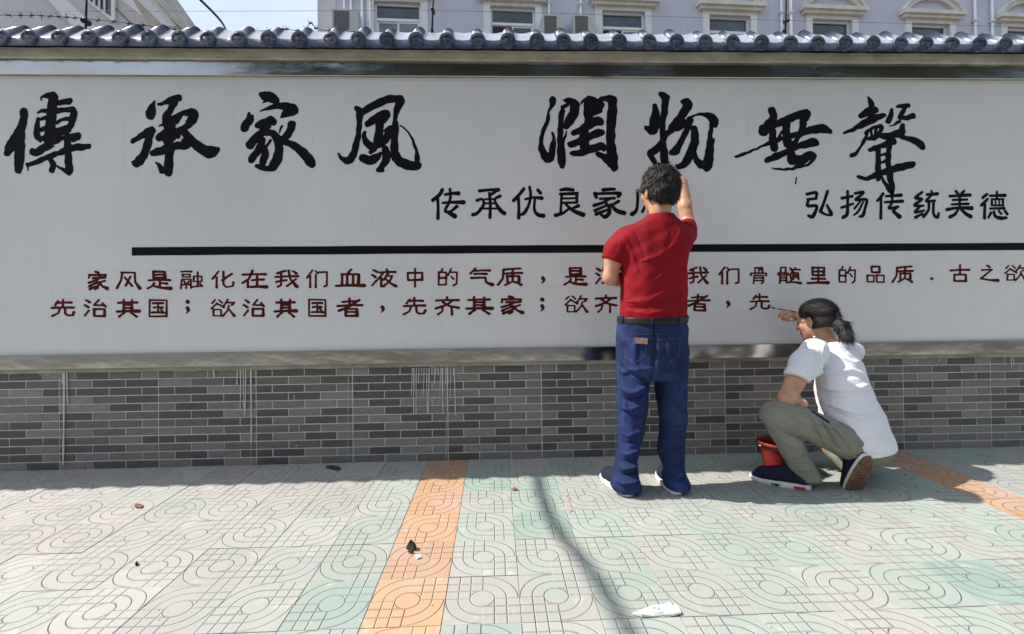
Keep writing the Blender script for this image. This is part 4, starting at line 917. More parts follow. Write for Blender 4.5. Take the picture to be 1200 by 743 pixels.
# ------------------------------------------------------------------ implicit surfaces
class SDF:
    def __init__(s, lo, hi, h):
        s.lo = np.array(lo, float); s.h = h; s.n = np.ceil((np.array(hi)-s.lo)/h).astype(int)+1
        s.f = np.full(tuple(s.n), 1.0, np.float32); s.ax = [s.lo[i]+h*np.arange(s.n[i]) for i in range(3)]
    def sub(s, lo, hi):
        a = np.maximum(0, np.floor((np.array(lo)-s.lo)/s.h).astype(int)); e = np.minimum(s.n, np.ceil((np.array(hi)-s.lo)/s.h).astype(int)+1)
        if np.any(e <= a): return None, None
        sl = tuple(slice(a[i], e[i]) for i in range(3))
        return sl, np.meshgrid(s.ax[0][sl[0]], s.ax[1][sl[1]], s.ax[2][sl[2]], indexing='ij')
    def put(s, sl, d, k, op):
        f = s.f[sl]; d = d.astype(np.float32)
        if op == 'cut': d = -d; hh = np.clip(.5-.5*(d-f)/max(k, 1e-6), 0, 1)*1.; s.f[sl] = f*hh+d*(1-hh)+k*hh*(1-hh) if k else np.maximum(f, d)
        elif k: hh = np.clip(.5+.5*(f-d)/k, 0, 1); s.f[sl] = f*(1-hh)+d*hh-k*hh*(1-hh)
        else: s.f[sl] = np.minimum(f, d)
    def cap(s, a, b_, ra, rb, k=.01, op='add'):
        a, b_ = np.array(a, float), np.array(b_, float); m_ = max(ra, rb)+k+.03
        sl, G_ = s.sub(np.minimum(a, b_)-m_, np.maximum(a, b_)+m_)
        if sl is None: return s
        ab = b_-a; L = ab@ab+1e-12; t = np.clip(sum((G_[i]-a[i])*ab[i] for i in range(3))/L, 0, 1)
        d = np.sqrt(sum((G_[i]-a[i]-t*ab[i])**2 for i in range(3)))-(ra+t*(rb-ra)); s.put(sl, d, k, op); return s
    def chain(s, pts, k=.01, op='add'):
        for p, q in zip(pts[:-1], pts[1:]): s.cap(p[:3], q[:3], p[3], q[3], k, op)
        return s
    def ell(s, c, r, R=None, k=.01, op='add'):
        c, r = np.array(c, float), np.array(r, float); R = np.eye(3) if R is None else np.array(R); m_ = max(r)+k+.03
        sl, G_ = s.sub(c-m_, c+m_)
        if sl is None: return s
        q = [sum((G_[j]-c[j])*R[j][i] for j in range(3)) for i in range(3)]          # R columns = local axes
        k0 = np.sqrt(sum((q[i]/r[i])**2 for i in range(3))); k1 = np.sqrt(sum((q[i]/r[i]**2)**2 for i in range(3)))+1e-9
        s.put(sl, k0*(k0-1)/k1, k, op); return s
    def loft(s, secs, k=.01, pw=2., op='add', round_=0.):
        """secs: (centre xyz, half width, half depth, angle of the width axis about z)"""
        C = np.array([q[0] for q in secs], float); AB = np.array([[q[1], q[2], q[3]] for q in secs], float); mr = AB[:, :2].max()+k+.03
        sl, G_ = s.sub(C.min(0)-mr, C.max(0)+mr)
        if sl is None: return s
        ax = 2 if abs(C[-1, 2]-C[0, 2]) >= abs(C[-1, 0]-C[0, 0]) else 0      # slices across z, or across x for flat-lying limbs
        D_ = np.concatenate([C, AB], 1); fine = []
        q = np.concatenate([[2*D_[0]-D_[1]], D_, [2*D_[-1]-D_[-2]]])
        for i in range(1, len(q)-2):
            for j in range(6):
                t = j/6; fine.append(.5*((2*q[i])+(-q[i-1]+q[i+1])*t+(2*q[i-1]-5*q[i]+4*q[i+1]-q[i+2])*t*t+(-q[i-1]+3*q[i]-3*q[i+1]+q[i+2])*t**3))
        fine.append(D_[-1]); fine = np.array(fine); fine = fine[np.argsort(fine[:, ax])]
        g1 = s.ax[ax][sl[ax]]; sh_ = [1, 1, 1]; sh_[ax] = -1
        I_ = lambda c: np.interp(g1, fine[:, ax], fine[:, c]).reshape(sh_)
        ww = np.maximum(0, np.maximum(fine[0, ax]-g1, g1-fine[-1, ax])).reshape(sh_)
        a, b_ = I_(3), I_(4)
        if ax == 2:
            g = I_(5); qx, qy = G_[0]-I_(0), G_[1]-I_(1); uu = qx*np.cos(g)+qy*np.sin(g); vv = -qx*np.sin(g)+qy*np.cos(g)
        else: uu, vv = G_[1]-I_(1), G_[2]-I_(2)
        e = ((np.abs(uu)/a)**pw+(np.abs(vv)/b_)**pw)**(1/pw); d = (e-1)*np.minimum(a, b_)*.93
        d = np.where(ww > 0, np.sqrt(np.maximum(d, 0)**2+ww**2), d)
        s.put(sl, d, k, op); return s
    def fold(s, pts, w_, amp, side=None):
        """ridge (amp > 0) or groove along a px/m polyline in 3-D, felt within w_ of it"""
        P = [np.array(p, float) for p in pts]; m_ = 3.4*w_+.03; lo = np.min(P, axis=0)-m_; hi = np.max(P, axis=0)+m_; lo[1] = s.lo[1]; hi[1] += .16
        sl, G_ = s.sub(lo, hi)
        if sl is None: return s
        best = np.full(G_[0].shape, 1e9)
        n_ = len(P)-1
        for i, (a, b_) in enumerate(zip(P[:-1], P[1:])):
            ab = (b_-a)*[1, 0, 1]; L = ab@ab+1e-12; t = np.clip(sum((G_[j]-a[j])*ab[j] for j in (0, 2))/L, 0, 1)
            dd = (G_[0]-a[0]-t*ab[0])**2+(G_[2]-a[2]-t*ab[2])**2; g = (i+t)/n_; fade = np.clip(np.minimum(g, 1-g)*4, .08, 1)
            best = np.minimum(best, dd/np.maximum(fade, .1))
        ym = np.mean([p[1] for p in P]); gate = 1/(1+np.exp(np.clip((G_[1]-ym-.055)/.012, -40, 40)))
        s.f[sl] -= (amp*np.exp(-best/w_**2)*gate).astype(np.float32); return s
    def noise(s, amp, scale, seed=0, squash=(1, 1, 1)):
        r = np.random.RandomState(seed); G_ = np.meshgrid(*s.ax, indexing='ij', sparse=True); acc = 0
        for _ in range(6):
            v = r.normal(size=3); v = v/np.linalg.norm(v)*scale*r.uniform(.6, 1.5)*np.array(squash); acc = acc+np.sin(G_[0]*v[0]+G_[1]*v[1]+G_[2]*v[2]+r.uniform(0, 6.28))
        s.f -= (acc*amp/2.4).astype(np.float32); return s
    def mesh(s, name, mat, parent=None, xf=None, smooth=1, **kw):
        f = s.f; ins = f < 0; n = f.shape
        f = f.copy(); f[0] = f[-1] = 1; f[:, 0] = f[:, -1] = 1; f[:, :, 0] = f[:, :, -1] = 1; ins = f < 0
        c = np.zeros(tuple(np.array(n)-1), np.uint8)
        for i in (0, 1):
            for j in (0, 1):
                for k in (0, 1): c += ins[i:n[0]-1+i, j:n[1]-1+j, k:n[2]-1+k]
        act = (c > 0) & (c < 8); idx = np.full(act.shape, -1, np.int64); I = np.argwhere(act); idx[act] = np.arange(len(I))
        acc = np.zeros((len(I), 3)); cnt = np.zeros(len(I))
        corners = [(i, j, k) for i in (0, 1) for j in (0, 1) for k in (0, 1)]
        val = {q: f[I[:, 0]+q[0], I[:, 1]+q[1], I[:, 2]+q[2]] for q in corners}
        for q in corners:
            for ax_ in range(3):
                if q[ax_]: continue
                p = list(q); p[ax_] = 1; p = tuple(p); a, b_ = val[q], val[p]; m_ = (a < 0) != (b_ < 0); t = np.where(m_, a/np.where(m_, a-b_, 1), 0)
                pt = np.tile(np.array(q, float), (len(I), 1)); pt[:, ax_] = t; acc[m_] += pt[m_]; cnt[m_] += 1
        V = s.lo+(I+acc/cnt[:, None])*s.h; F = []
        for ax_ in range(3):
            o1, o2 = [(1, 2), (2, 0), (0, 1)][ax_]
            a = ins; sl0 = [slice(0, -1) if i == ax_ else slice(1, -1) for i in range(3)]; sl1 = [slice(1, None) if i == ax_ else slice(1, -1) for i in range(3)]
            A, B = ins[tuple(sl0)], ins[tuple(sl1)]; E = np.argwhere(A != B); sg = A[tuple(E.T)]
            base = E.copy(); base[:, o1] += 1; base[:, o2] += 1
            def cell(d1, d2):
                q = base.copy(); q[:, o1] -= d1; q[:, o2] -= d2; return idx[q[:, 0], q[:, 1], q[:, 2]]
            Q = np.stack([cell(1, 1), cell(0, 1), cell(0, 0), cell(1, 0)], 1); Q[~sg] = Q[~sg][:, ::-1]; F.append(Q)
        F = np.concatenate(F)
        for _ in range(smooth):                                            # light Laplacian smoothing
            e = np.concatenate([F[:, [0, 1]], F[:, [1, 2]], F[:, [2, 3]], F[:, [3, 0]]]); S_ = np.zeros_like(V); c_ = np.zeros(len(V))
            for k in range(3): S_[:, k] = np.bincount(e[:, 0], V[e[:, 1], k], len(V))+np.bincount(e[:, 1], V[e[:, 0], k], len(V))
            c_ = np.bincount(e[:, 0], minlength=len(V))+np.bincount(e[:, 1], minlength=len(V)); V = V*.45+.55*S_/np.maximum(c_, 1)[:, None]
        if xf is not None: V = V@np.array(xf)[:3, :3].T+np.array(xf)[:3, 3]
        o_ = np.array(parent.matrix_world.translation if parent and parent.parent is None and False else (parent.location if parent and not parent.parent else (parent.parent.location if parent else V.mean(0))))
        me = bpy.data.meshes.new(name); me.vertices.add(len(V)); me.vertices.foreach_set('co', (V-o_).ravel()); me.loops.add(len(F)*4); me.loops.foreach_set('vertex_index', F.ravel().astype(np.int32))
        me.polygons.add(len(F)); me.polygons.foreach_set('loop_start', np.arange(0, len(F)*4, 4, dtype=np.int32)); me.polygons.foreach_set('use_smooth', np.ones(len(F), bool)); me.update(calc_edges=True); me.validate()
        o = link(name, me, mat, parent, **kw)
        if not parent: o.location = tuple(o_)
        o_w = V; s.V = V; s.F = F
        return o
def rotm(yaw=0, pitch=0, roll=0):
    return Matrix.Rotation(yaw, 3, 'Z') @ Matrix.Rotation(pitch, 3, 'X') @ Matrix.Rotation(roll, 3, 'Y')
def bvh(sd): return BVHTree.FromPolygons([Vector(v) for v in sd.V], [tuple(int(i) for i in f) for f in sd.F])
def drape(tree_, pts, lift=.0015, n=10):      # lay a line of photo points on a surface that faces the street
    out = []; o0 = Vector((0, 0, H))
    for (a, b_), (c, d_) in zip(pts[:-1], pts[1:]):
        for k in range(n):
            t_ = k/n; r_ = Vector(ray(a+(c-a)*t_, b_+(d_-b_)*t_)).normalized(); hit = tree_.ray_cast(o0, r_)
            if hit[0] is not None: out.append(hit[0]+hit[1]*lift)
    hit = tree_.ray_cast(o0, Vector(ray(*pts[-1])).normalized())
    if hit[0] is not None: out.append(hit[0]+hit[1]*lift)
    return out
def strands(tree_pts, b, n, seed, L=(.012, .028), lift=.35, down=(0, 0, -1), mask=None, wd=.0009, curl=.3):
    V, NRM = tree_pts; r = np.random.RandomState(seed); ids = r.randint(0, len(V), n)
    for i in ids:
        p, nn = V[i], NRM[i]
        if mask is not None and not mask(p): continue
        g = np.array(down if not callable(down) else down(p), float)+r.normal(size=3)*curl; t_ = g-nn*(g@nn); t_ /= np.linalg.norm(t_)+1e-9
        d = t_+nn*lift*r.uniform(.3, 1.3); d /= np.linalg.norm(d); ln = r.uniform(*L); s_ = np.cross(d, nn); s_ /= np.linalg.norm(s_)+1e-9
        m_ = p+d*ln*.55; e = p+(d*.8+t_*.35)*ln; w_ = wd*r.uniform(.7, 1.6)
        b.add([p-nn*.002-s_*w_, p-nn*.002+s_*w_, m_+s_*w_*.8, m_-s_*w_*.8, e], [(0, 1, 2, 3), (3, 2, 4)])
def vnorm(sd):
    V, F = sd.V, sd.F; n_ = np.cross(V[F[:, 1]]-V[F[:, 0]], V[F[:, 3]]-V[F[:, 0]]); N_ = np.zeros_like(V)
    for k in range(4):
        for a in range(3): N_[:, a] += np.bincount(F[:, k], n_[:, a], len(V))
    N_ /= np.linalg.norm(N_, axis=1)[:, None]+1e-12; c = V.mean(0)
    if np.mean(np.sum(N_*(V-c), 1)) < 0: N_ = -N_
    return V, N_

def add_head(sd, c, R, s=1.):
    """head + neck root; local x = his right, y = forward, z = up"""
    R = np.array(R); W_ = lambda p: np.array(c)+R@(np.array(p)*s)
    E = lambda p, r_, k=.012: sd.ell(W_(p), np.array(r_)*s, R, k)
    E((0, -.012, .030), (.074, .094, .088)); E((0, .030, -.030), (.060, .066, .078), .02); E((0, .062, -.088), (.030, .026, .022), .02)
    E((0, .080, .035), (.050, .020, .030), .015)                                       # brow
    sd.chain([(*W_((0, .094, .012)), .008*s), (*W_((0, .114, -.030)), .013*s)], .008)   # nose
    sd.ell(W_((0, .092, -.060)), np.array((.022, .009, .010))*s, R, .006)               # lips
    for q in (-1, 1):
        E((q*.028, .084, .006), (.014, .012, .010), .004); E((q*.040, .060, -.025), (.024, .022, .022), .015)
        sd.ell(W_((q*.078, -.006, -.012)), np.array((.010, .020, .032))*s, np.array(R)@np.array(rotm(q*.35)), .006)
        sd.ell(W_((q*.086, -.002, -.008)), np.array((.006, .010, .018))*s, R, .002, 'cut')
    return W_
def add_hand(sd, wrist, fwd, up, thumb_side, curl, s=1., k=.004, spread=1.):
    """wrist point, fwd = towards the fingers, up = back of the hand; curl per finger (index .. little) in radians for each joint"""
    f = np.array(fwd, float); f /= np.linalg.norm(f); u = np.array(up, float); u -= f*(u@f); u /= np.linalg.norm(u); t = np.cross(f, u)*thumb_side
    w_ = np.array(wrist, float); P = lambda a, b_, c_: w_+t*a*s+f*b_*s+u*c_*s
    R = np.stack([t, f, u], 1)
    sd.ell(P(0, .045, 0), np.array((.040, .050, .016))*s, R, .01); sd.cap(P(0, -.02, 0), P(0, .03, 0), .026*s, .026*s, .012)
    for i, (x, ln, r_) in enumerate(((.030, .090, .0088), (.010, .100, .0090), (-.011, .093, .0086), (-.031, .075, .0076))):
        p = P(x, .080-.004*abs(i-1), 0); a = 0.; segs = [ln*.45, ln*.30, ln*.25]; q = p; rr_ = r_*s*1.1; pt = [(*p, rr_)]
        for j, sg in enumerate(segs):
            a += curl[i]*(.9, 1.1, .7)[j]; d = f*math.cos(a)-u*math.sin(a)+t*(x*1.2*spread if j == 0 else 0); q = q+d*sg*s; rr_ *= .92; pt.append((*q, rr_))
        sd.chain(pt, k)
    a = P(.030, .020, -.004); b_ = P(.052, .050, -.016); c_ = P(.050, .078, -.030); d = P(.036, .098, -.036)
    sd.chain([(*a, .015*s), (*b_, .0115*s), (*c_, .0100*s), (*d, .0085*s)], .006)
    return P
def shoe(parent, heel, toe_dir, pitch=0., L=.275, right=False, patch=False, roll=0., sole_mat='rubber'):
    """heel = ground point under the heel; pitch lifts the heel about the toe"""
    d = np.array(toe_dir, float); d[2] = 0; d /= np.linalg.norm(d); sd_ = np.array([d[1], -d[0], 0.]); 
    Rm = np.stack([sd_, d, [0, 0, 1.]], 1)
    Rp = np.array(Matrix.Rotation(-pitch, 3, 'X') @ Matrix.Rotation(roll, 3, 'Y')); piv = np.array([0, .21, 0])
    X4 = np.eye(4); X4[:3, :3] = Rm@Rp; X4[:3, 3] = np.array(heel)+Rm@(piv-Rp@piv)
    s = SDF((-.07, -.04, -.01), (.07, .31, .16), .0035); c = .006 if right else -.006
    s.chain([(0, .035, .055, .034), (0, .10, .058, .036), (c*.5, .16, .046, .040), (c, .205, .038, .040), (c, .238, .032, .032)], .02)
    s.chain([(0, .03, .06, .033), (0, .045, .095, .036)], .02); s.chain([(0, .07, .09, .03), (0, .13, .068, .028)], .02)
    s.chain([(0, .045, .105, .026), (0, .04, .16, .026)], .004, 'cut')
    G_ = np.meshgrid(*s.ax, indexing='ij', sparse=True); s.f = np.maximum(s.f, (.018-G_[2]).astype(np.float32)+0*s.f)
    s.mesh('shoe_upper', M['navy'], parent, X4)
    n = 36; out = []
    for k in range(n):
        a = 2*math.pi*k/n; y = .135+math.sin(a)*.142; t_ = (y+.007)/.284; hw = (.036+.014*math.sin(min(1, max(0, t_))*math.pi*.62+.15)); x = math.cos(a); x = math.copysign(abs(x)**.55, x)*hw+c*max(0, t_)
        out.append((x, y))
    b = MB(); vs = []; lv = [(0.0, .95), (.004, 1.0), (.012, 1.015), (.024, 1.0), (.027, .96)]
    for z, q in lv:
        for x, y in out: vs.append(((x*q), .135+(y-.135)*q, z+(.010*max(0, (y-.22)/.06)**2 if z < .02 else 0)))
    fs = [(i*n+k, i*n+(k+1) % n, (i+1)*n+(k+1) % n, (i+1)*n+k) for i in range(len(lv)-1) for k in range(n)]+[tuple(range(n))[::-1], tuple((len(lv)-1)*n+k for k in range(n))]
    W_ = lambda v: X4[:3, :3]@np.array(v)+X4[:3, 3]
    b.o = np.array(parent.location); b.add([W_(v) for v in vs], fs); so_ = b.build('shoe_sole', M[sole_mat], parent, smooth=True)
    if sole_mat != 'rubber':                                               # tread blocks on the raised sole
        b = MB(parent.location)
        for y in np.arange(.02, .25, .022): b.add([W_((x, y+dy, -.002)) for x, dy in ((-.032, 0), (.032, 0), (.032, .010), (-.032, .010))]+[W_((x, y+dy, .003)) for x, dy in ((-.032, 0), (.032, 0), (.032, .010), (-.032, .010))], [(0, 1, 2, 3), (0, 4, 5, 1), (1, 5, 6, 2), (2, 6, 7, 3), (3, 7, 4, 0)])
        b.build('shoe_tread', M['rubber'] if False else M['solebrown'], parent)
        b = MB(parent.location)
        b.add([W_(((x*1.02), .135+(y-.135)*1.02, z)) for z in (.014, .029) for x, y in out], [(k, (k+1) % n, n+(k+1) % n, n+k) for k in range(n)]); b.build('sole_rim', M['rubber'], parent, smooth=True)
    if patch:
        b = MB(parent.location)
        for (y0, y1, m_, z0, z1) in ((.015, .065, 'redpatch', .006, .022), (.13, .155, 'navy', .008, .019), (.160, .166, 'navy', .008, .019)):
            b = MB(parent.location); q = []
            for y in np.linspace(y0, y1, 5):
                hw = max(abs(x) for x, yy in out if abs(yy-y) < .02)+.0022+abs(c)*0; q.append((-hw-.003+c*max(0, (y+.007)/.284), y))
            b.add([W_((x, y, z)) for z in (z0, z1) for x, y in q], [(k, k+1, 5+k+1, 5+k) for k in range(4)]); b.build('sole_patch', M[m_], parent)
    return W_

# ------------------------------------------------------------------ standing man
Y1 = 2.42
A = lambda x, y, dy=0.: at(x, y, Y1+dy)
def hw(px): return px/F_PX*Y1
f1 = gnd(764, 578)
man = thing('person', 'man in red T-shirt and blue jeans standing with his back turned, right hand raised', 'person', (f1[0], Y1, 0))
# body
lo_ = A(690, 585, -.3); lo_[2] = -.0; sd = SDF((A(695, 300)[0], Y1-.22, .02), (A(826, 300)[0]+.02, Y1+.46, 1.68), .0042)
hc = A(772.3, 224); HR = rotm(math.radians(16), math.radians(4), math.radians(-2))
add_head(sd, hc, HR, 1.0)
sd.chain([(*A(774, 236, -.005), .058), (*A(773, 262, -.002), .052)], .015)
sd.chain([(*A(737, 284), .050), (*A(773, 276, .0), .052), (*A(794, 283, .02), .050)], .015)
sd.loft([(A(766, 280), hw(28), .065, 0), (A(766, 320), hw(29), .080, 0), (A(764, 370), hw(31), .085, 0), (A(764, 425), hw(35), .11, 0)], .02)
for x0, x1, x2 in ((745, 738, 733), (785, 789, 791)): sd.chain([(*A(x0, 430), .075), (*A(x1, 500), .050), (*A(x2, 562), .036)], .02)
# left arm: upper arm down, forearm bent forward across the belly
sd.chain([(*A(727, 284), .052), (*A(719, 305, .01), .046), (*A(715.5, 325, .02), .040)], .012)
sd.chain([(*A(715.5, 325, .02), .040), (*A(723, 327, .085), .038), (*A(742, 322, .20), .026)], .012)
add_hand(sd, A(743, 322, .20), (.75, .55, .12), (-.2, .4, .9), -1, (.9, 1.0, 1.1, 1.1), .9)
# right arm: upper arm forward and up, forearm rising beside the head, hand at the wall
el_ = A(806.5, 262, .20); wr = A(799.5, 214, .25)
sd.chain([(*A(796, 282, .03), .052), (*A(803, 272, .13), .047), (*el_, .042)], .012)
sd.chain([(*el_, .042), (*(el_*.6+wr*.4), .042), (*wr, .027)], .012)
add_hand(sd, wr, (-.42, .20, .88), (.55, -.80, .25), -1, (.85, .95, 1.05, 1.15), .95)
body = sd.mesh('body', M['skin'], man)
# T-shirt
sh = SDF((A(700, 300)[0], Y1-.20, A(760, 378)[2]-.02), (A(828, 300)[0], Y1+.30, A(770, 250)[2]+.02), .0046)
sh.loft([(A(764.5, 371), hw(39.5), .135, 0), (A(764, 360), hw(39), .132, 0), (A(765, 335), hw(38), .128, 0), (A(766, 305), hw(39.5), .122, 0), (A(767, 285), hw(42), .108, 0), (A(768, 273, -.005), hw(40), .092, 0), (A(770, 266, -.003), hw(34), .084, 0), (A(771.5, 260, -.003), hw(26), .076, 0), (A(772.5, 255.5, -.002), hw(19), .068, 0), (A(773, 251.5, -.001), hw(15.5), .061, 0)], .012, 2.3)
sh.chain([(*A(734, 280), .066), (*A(724, 292, .005), .066), (*A(717.5, 304, .012), .060)], .03)
sh.cap(A(716, 310, .014), A(713, 330, .02), .075, .080, .0, 'cut') if False else None
sh.chain([(*A(795, 281, .02), .066), (*A(801, 275, .09), .063), (*A(805, 268, .155), .058)], .03)
Gs = np.meshgrid(*sh.ax, indexing='ij', sparse=True)
# sleeve openings and the hem are cut clean
def cutplane(s_, p, n_, lo=None, hi=None):
    n_ = np.array(n_, float); n_ /= np.linalg.norm(n_); G_ = np.meshgrid(*s_.ax, indexing='ij', sparse=True)
    d = (G_[0]-p[0])*n_[0]+(G_[1]-p[1])*n_[1]+(G_[2]-p[2])*n_[2]
    m_ = np.ones_like(d, bool)
    if lo is not None: m_ = (G_[0] > lo[0]) & (G_[1] > lo[1]) & (G_[2] > lo[2]) & (G_[0] < hi[0]) & (G_[1] < hi[1]) & (G_[2] < hi[2])
    s_.f = np.where(m_, np.maximum(s_.f, d), s_.f).astype(np.float32)
cutplane(sh, A(718, 306), (-.38, .05, -1), (0, 0, 0), (A(728.5, 300)[0], 9, 9))
cutplane(sh, A(805, 267, .165), (.1, .93, .35), (A(790, 300)[0], Y1+.10, 0), (9, 9, 9))
cutplane(sh, A(764, 371), (.0, 0, -1))
fd = lambda pts, w_, a, dy=-.11: sh.fold([A(x, y, dy) for x, y in pts], w_, a*.62)
for pts, w_, a in (([(729, 268), (740, 290), (748, 318)], .010, .008), ([(742, 262), (752, 285), (756, 305)], .008, -.005), ([(736, 285), (730, 310), (727, 345)], .008, -.007),
    ([(800, 268), (792, 285), (772, 300), (752, 306)], .011, .008), ([(802, 280), (790, 300), (770, 314)], .010, -.006), ([(803, 290), (790, 312), (766, 328)], .010, .007),
    ([(801, 318), (785, 338), (758, 352), (736, 354)], .012, .008), ([(801, 336), (785, 350), (752, 362), (732, 360)], .010, -.007), ([(800, 350), (782, 362), (756, 368)], .009, .008), ([(729, 330), (740, 350), (756, 360)], .010, .006),
    ([(727, 362), (745, 366), (775, 366)], .007, .003), ([(795, 300), (800, 330), (799, 360)], .010, .006), ([(788, 270), (779, 300), (783, 330)], .012, -.006),
    ([(722, 276), (718, 290), (714, 301)], .007, .005), ([(727, 282), (724, 294), (722, 304)], .006, -.005)): fd(pts, w_, a)
sh.noise(.0022, 42, 3, (1, 1, .7)); sh.noise(.0012, 90, 8)
shirt = sh.mesh('shirt', M['redcloth'], man, smooth=1); sb = bvh(sh)
cc_ = A(773.3, 252, -.001); MB(man.location).tube([cc_+[.0640*math.cos(a), .0605*math.sin(a), .010*math.sin(a)] for a in np.linspace(0, 2*math.pi, 33)], .0048, 8, False).build('collar', M['redcloth'], man, smooth=True)
mb = MB(man.location); cl = drape(sb, [(727, 366.5), (745, 368.5), (770, 368.5), (800, 367)], .0008, 20)
if len(cl) > 2: mb.tube(cl, .0012, 5).build('hem_seam', M['redcloth'], man, smooth=True)
# jeans
jn = SDF((A(704, 500)[0], Y1-.21, -.005), (A(816, 500)[0], Y1+.22, A(760, 366)[2]+.02), .0048)
jn.loft([(A(764, 372.5), hw(39), .132, 0), (A(764, 385), hw(40.5), .138, 0), (A(764, 405), hw(40.8), .143, 0), (A(764, 428), hw(41), .140, 0), (A(764.5, 442), hw(39.5), .120, 0)], .015, 2.3)
Lg = [(430, 742, 18.1, .128), (460, 741.5, 17.6, .118), (480, 741, 16.1, .105), (500, 740, 14.4, .095), (520, 737.5, 13.6, .090), (540, 734, 12.8, .088), (556, 732.5, 14.6, .100), (566, 733, 17.5, .110), (572, 734, 16.5, .108)]
Rg = [(430, 786, 17.6, .128), (460, 786.5, 17.1, .118), (480, 788, 15.4, .105), (500, 788.5, 14.6, .097), (522, 786, 15.1, .092), (540, 787.5, 13.1, .088), (552, 790, 12.1, .098), (564, 792, 14.5, .110), (570, 792, 13.8, .106)]
for LG in (Lg, Rg): jn.loft([(A(x, y), hw(w_), d_*.86, 0) for y, x, w_, d_ in LG], .012, 2.1)
jd = lambda pts, w_, a, dy=-.11: jn.fold([A(x, y, dy) for x, y in pts], w_*1.15, a*(1.15 if pts[0][1] > 440 else 1.0))
for pts, w_, a in (([(764, 380), (765, 400), (764, 425), (762, 445)], .008, -.012), ([(725, 442), (740, 434), (762, 430)], .012, .010), ([(724, 430), (742, 438), (758, 446)], .009, -.012),
    ([(804, 436), (785, 442), (768, 446)], .010, .009), ([(803, 426), (788, 430), (770, 437)], .008, -.008), ([(722, 452), (738, 462), (758, 452)], .011, .012), ([(724, 466), (740, 472), (756, 462)], .009, -.012), ([(723, 478), (738, 482), (755, 474)], .009, .009),
    ([(722, 490), (735, 486), (754, 490)], .008, -.008), ([(723, 508), (738, 514), (754, 506)], .009, .008), ([(722, 520), (737, 524), (751, 518)], .007, -.008),
    ([(720, 532), (734, 536), (750, 530)], .008, .009), ([(718, 541), (733, 545), (749, 541)], .007, -.010), ([(716, 548), (732, 553), (750, 548)], .009, .012), ([(715, 557), (732, 561), (751, 556)], .006, -.012), ([(714, 565), (730, 569), (752, 564)], .008, .012),
    ([(773, 500), (788, 506), (804, 498)], .009, .008), ([(770, 516), (786, 520), (803, 514)], .010, .010), ([(768, 528), (784, 532), (803, 526)], .008, -.010), ([(772, 538), (788, 542), (803, 537)], .009, .011), ([(775, 547), (790, 550), (804, 546)], .006, -.011), ([(777, 556), (792, 560), (806, 555)], .008, .012), ([(779, 564), (793, 567), (806, 563)], .006, -.009),
    ([(728, 390), (726, 420), (724, 450)], .008, .006), ([(735, 470), (733, 500), (731, 530)], .012, .006), ([(798, 450), (799, 490), (796, 520)], .012, .006), ([(780, 400), (785, 425), (784, 450)], .013, .009), ([(744, 400), (742, 425), (746, 440)], .013, .009)): jd(pts, w_, a)
jn.noise(.0025, 55, 5, (1, 1, .8)); jn.noise(.0014, 110, 6)
jeans = jn.mesh('jeans', M['denim'], man, smooth=1); jb = bvh(jn)
def seam(pts, name='seam', mat='seam', r_=.0016, tr=jb, par=None, n=14):
    q = drape(tr, pts, .0006, n)
    if len(q) > 2: return MB(man.location).tube(q, r_, 5).build(name, M[mat], par or jeans, smooth=True)
seam([(764, 379), (764.5, 400), (764, 430), (763, 447)])
seam([(726, 387), (745, 393), (764, 391)]); seam([(764, 391), (783, 393), (803, 387)])
for pk in ([(731, 397), (757, 398), (756, 418), (744, 425), (732, 418), (731, 397)], [(771, 398), (797, 397), (796, 417), (784, 425), (772, 418), (771, 398)]): seam(pk, 'pocket_stitching', 'thread', .0007)
seam([(723, 380), (721.5, 430), (723, 480), (721, 540)]); seam([(805, 380), (805.5, 430), (804, 490), (802, 545)])
# belt, loops
bt = SDF((A(715, 372)[0], Y1-.19, A(760, 382)[2]-.02), (A(815, 372)[0], Y1+.19, A(760, 365)[2]+.02), .004)
bt.loft([(A(764, 378.3), hw(41), .142, 0), (A(764, 370.5), hw(40.4), .138, 0)], .0, 2.3)
bt.mesh('belt', M['belt'], man); bb = bvh(bt)
for x in (730, 764, 796):
    q = drape(bb, [(x, 369.5), (x, 374), (x, 379.5)], .003, 4)
    if len(q) > 2: MB(man.location).tube(q, .0045, 6).build('belt_loop', M['denim'], man, smooth=True)
c = A(803.5, 372, .02); b = MB(man.location); b.tube([c+[-.02, 0, 0], c+[.004, 0, 0], c+[.014, 0, .001]], [.014, .0145, .011], 12).build('belt_pouch', M['belt'], man, smooth=True)
# wallet in the back pocket
q = drape(jb, [(745, 397.5), (758, 398.5)], .004, 1); wq = [np.array(v) for v in q]
if len(wq) >= 2:
    c = (wq[0]+wq[-1])/2; d = wq[-1]-wq[0]; d /= np.linalg.norm(d); b = MB(tuple(c)); up_ = np.array([0, 0, 1.]); nn = np.cross(d, up_)
    P = lambda a, e, z: c+d*a+nn*e+up_*z
    b.add([P(-.030,-.006,-.02),P(.030,-.006,-.02),P(.030,.008,-.02),P(-.030,.008,-.02),P(-.030,-.006,.007),P(.030,-.006,.007),P(.030,.008,.007),P(-.030,.008,.007)], [(0,3,2,1),(4,5,6,7),(0,1,5,4),(1,2,6,5),(2,3,7,6),(3,0,4,7)])
    o = b.build('wallet', M['walletm']); o.location = tuple(c); o['label'] = 'flat brown wallet sticking out of the left back pocket of the jeans'; o['category'] = 'wallet'
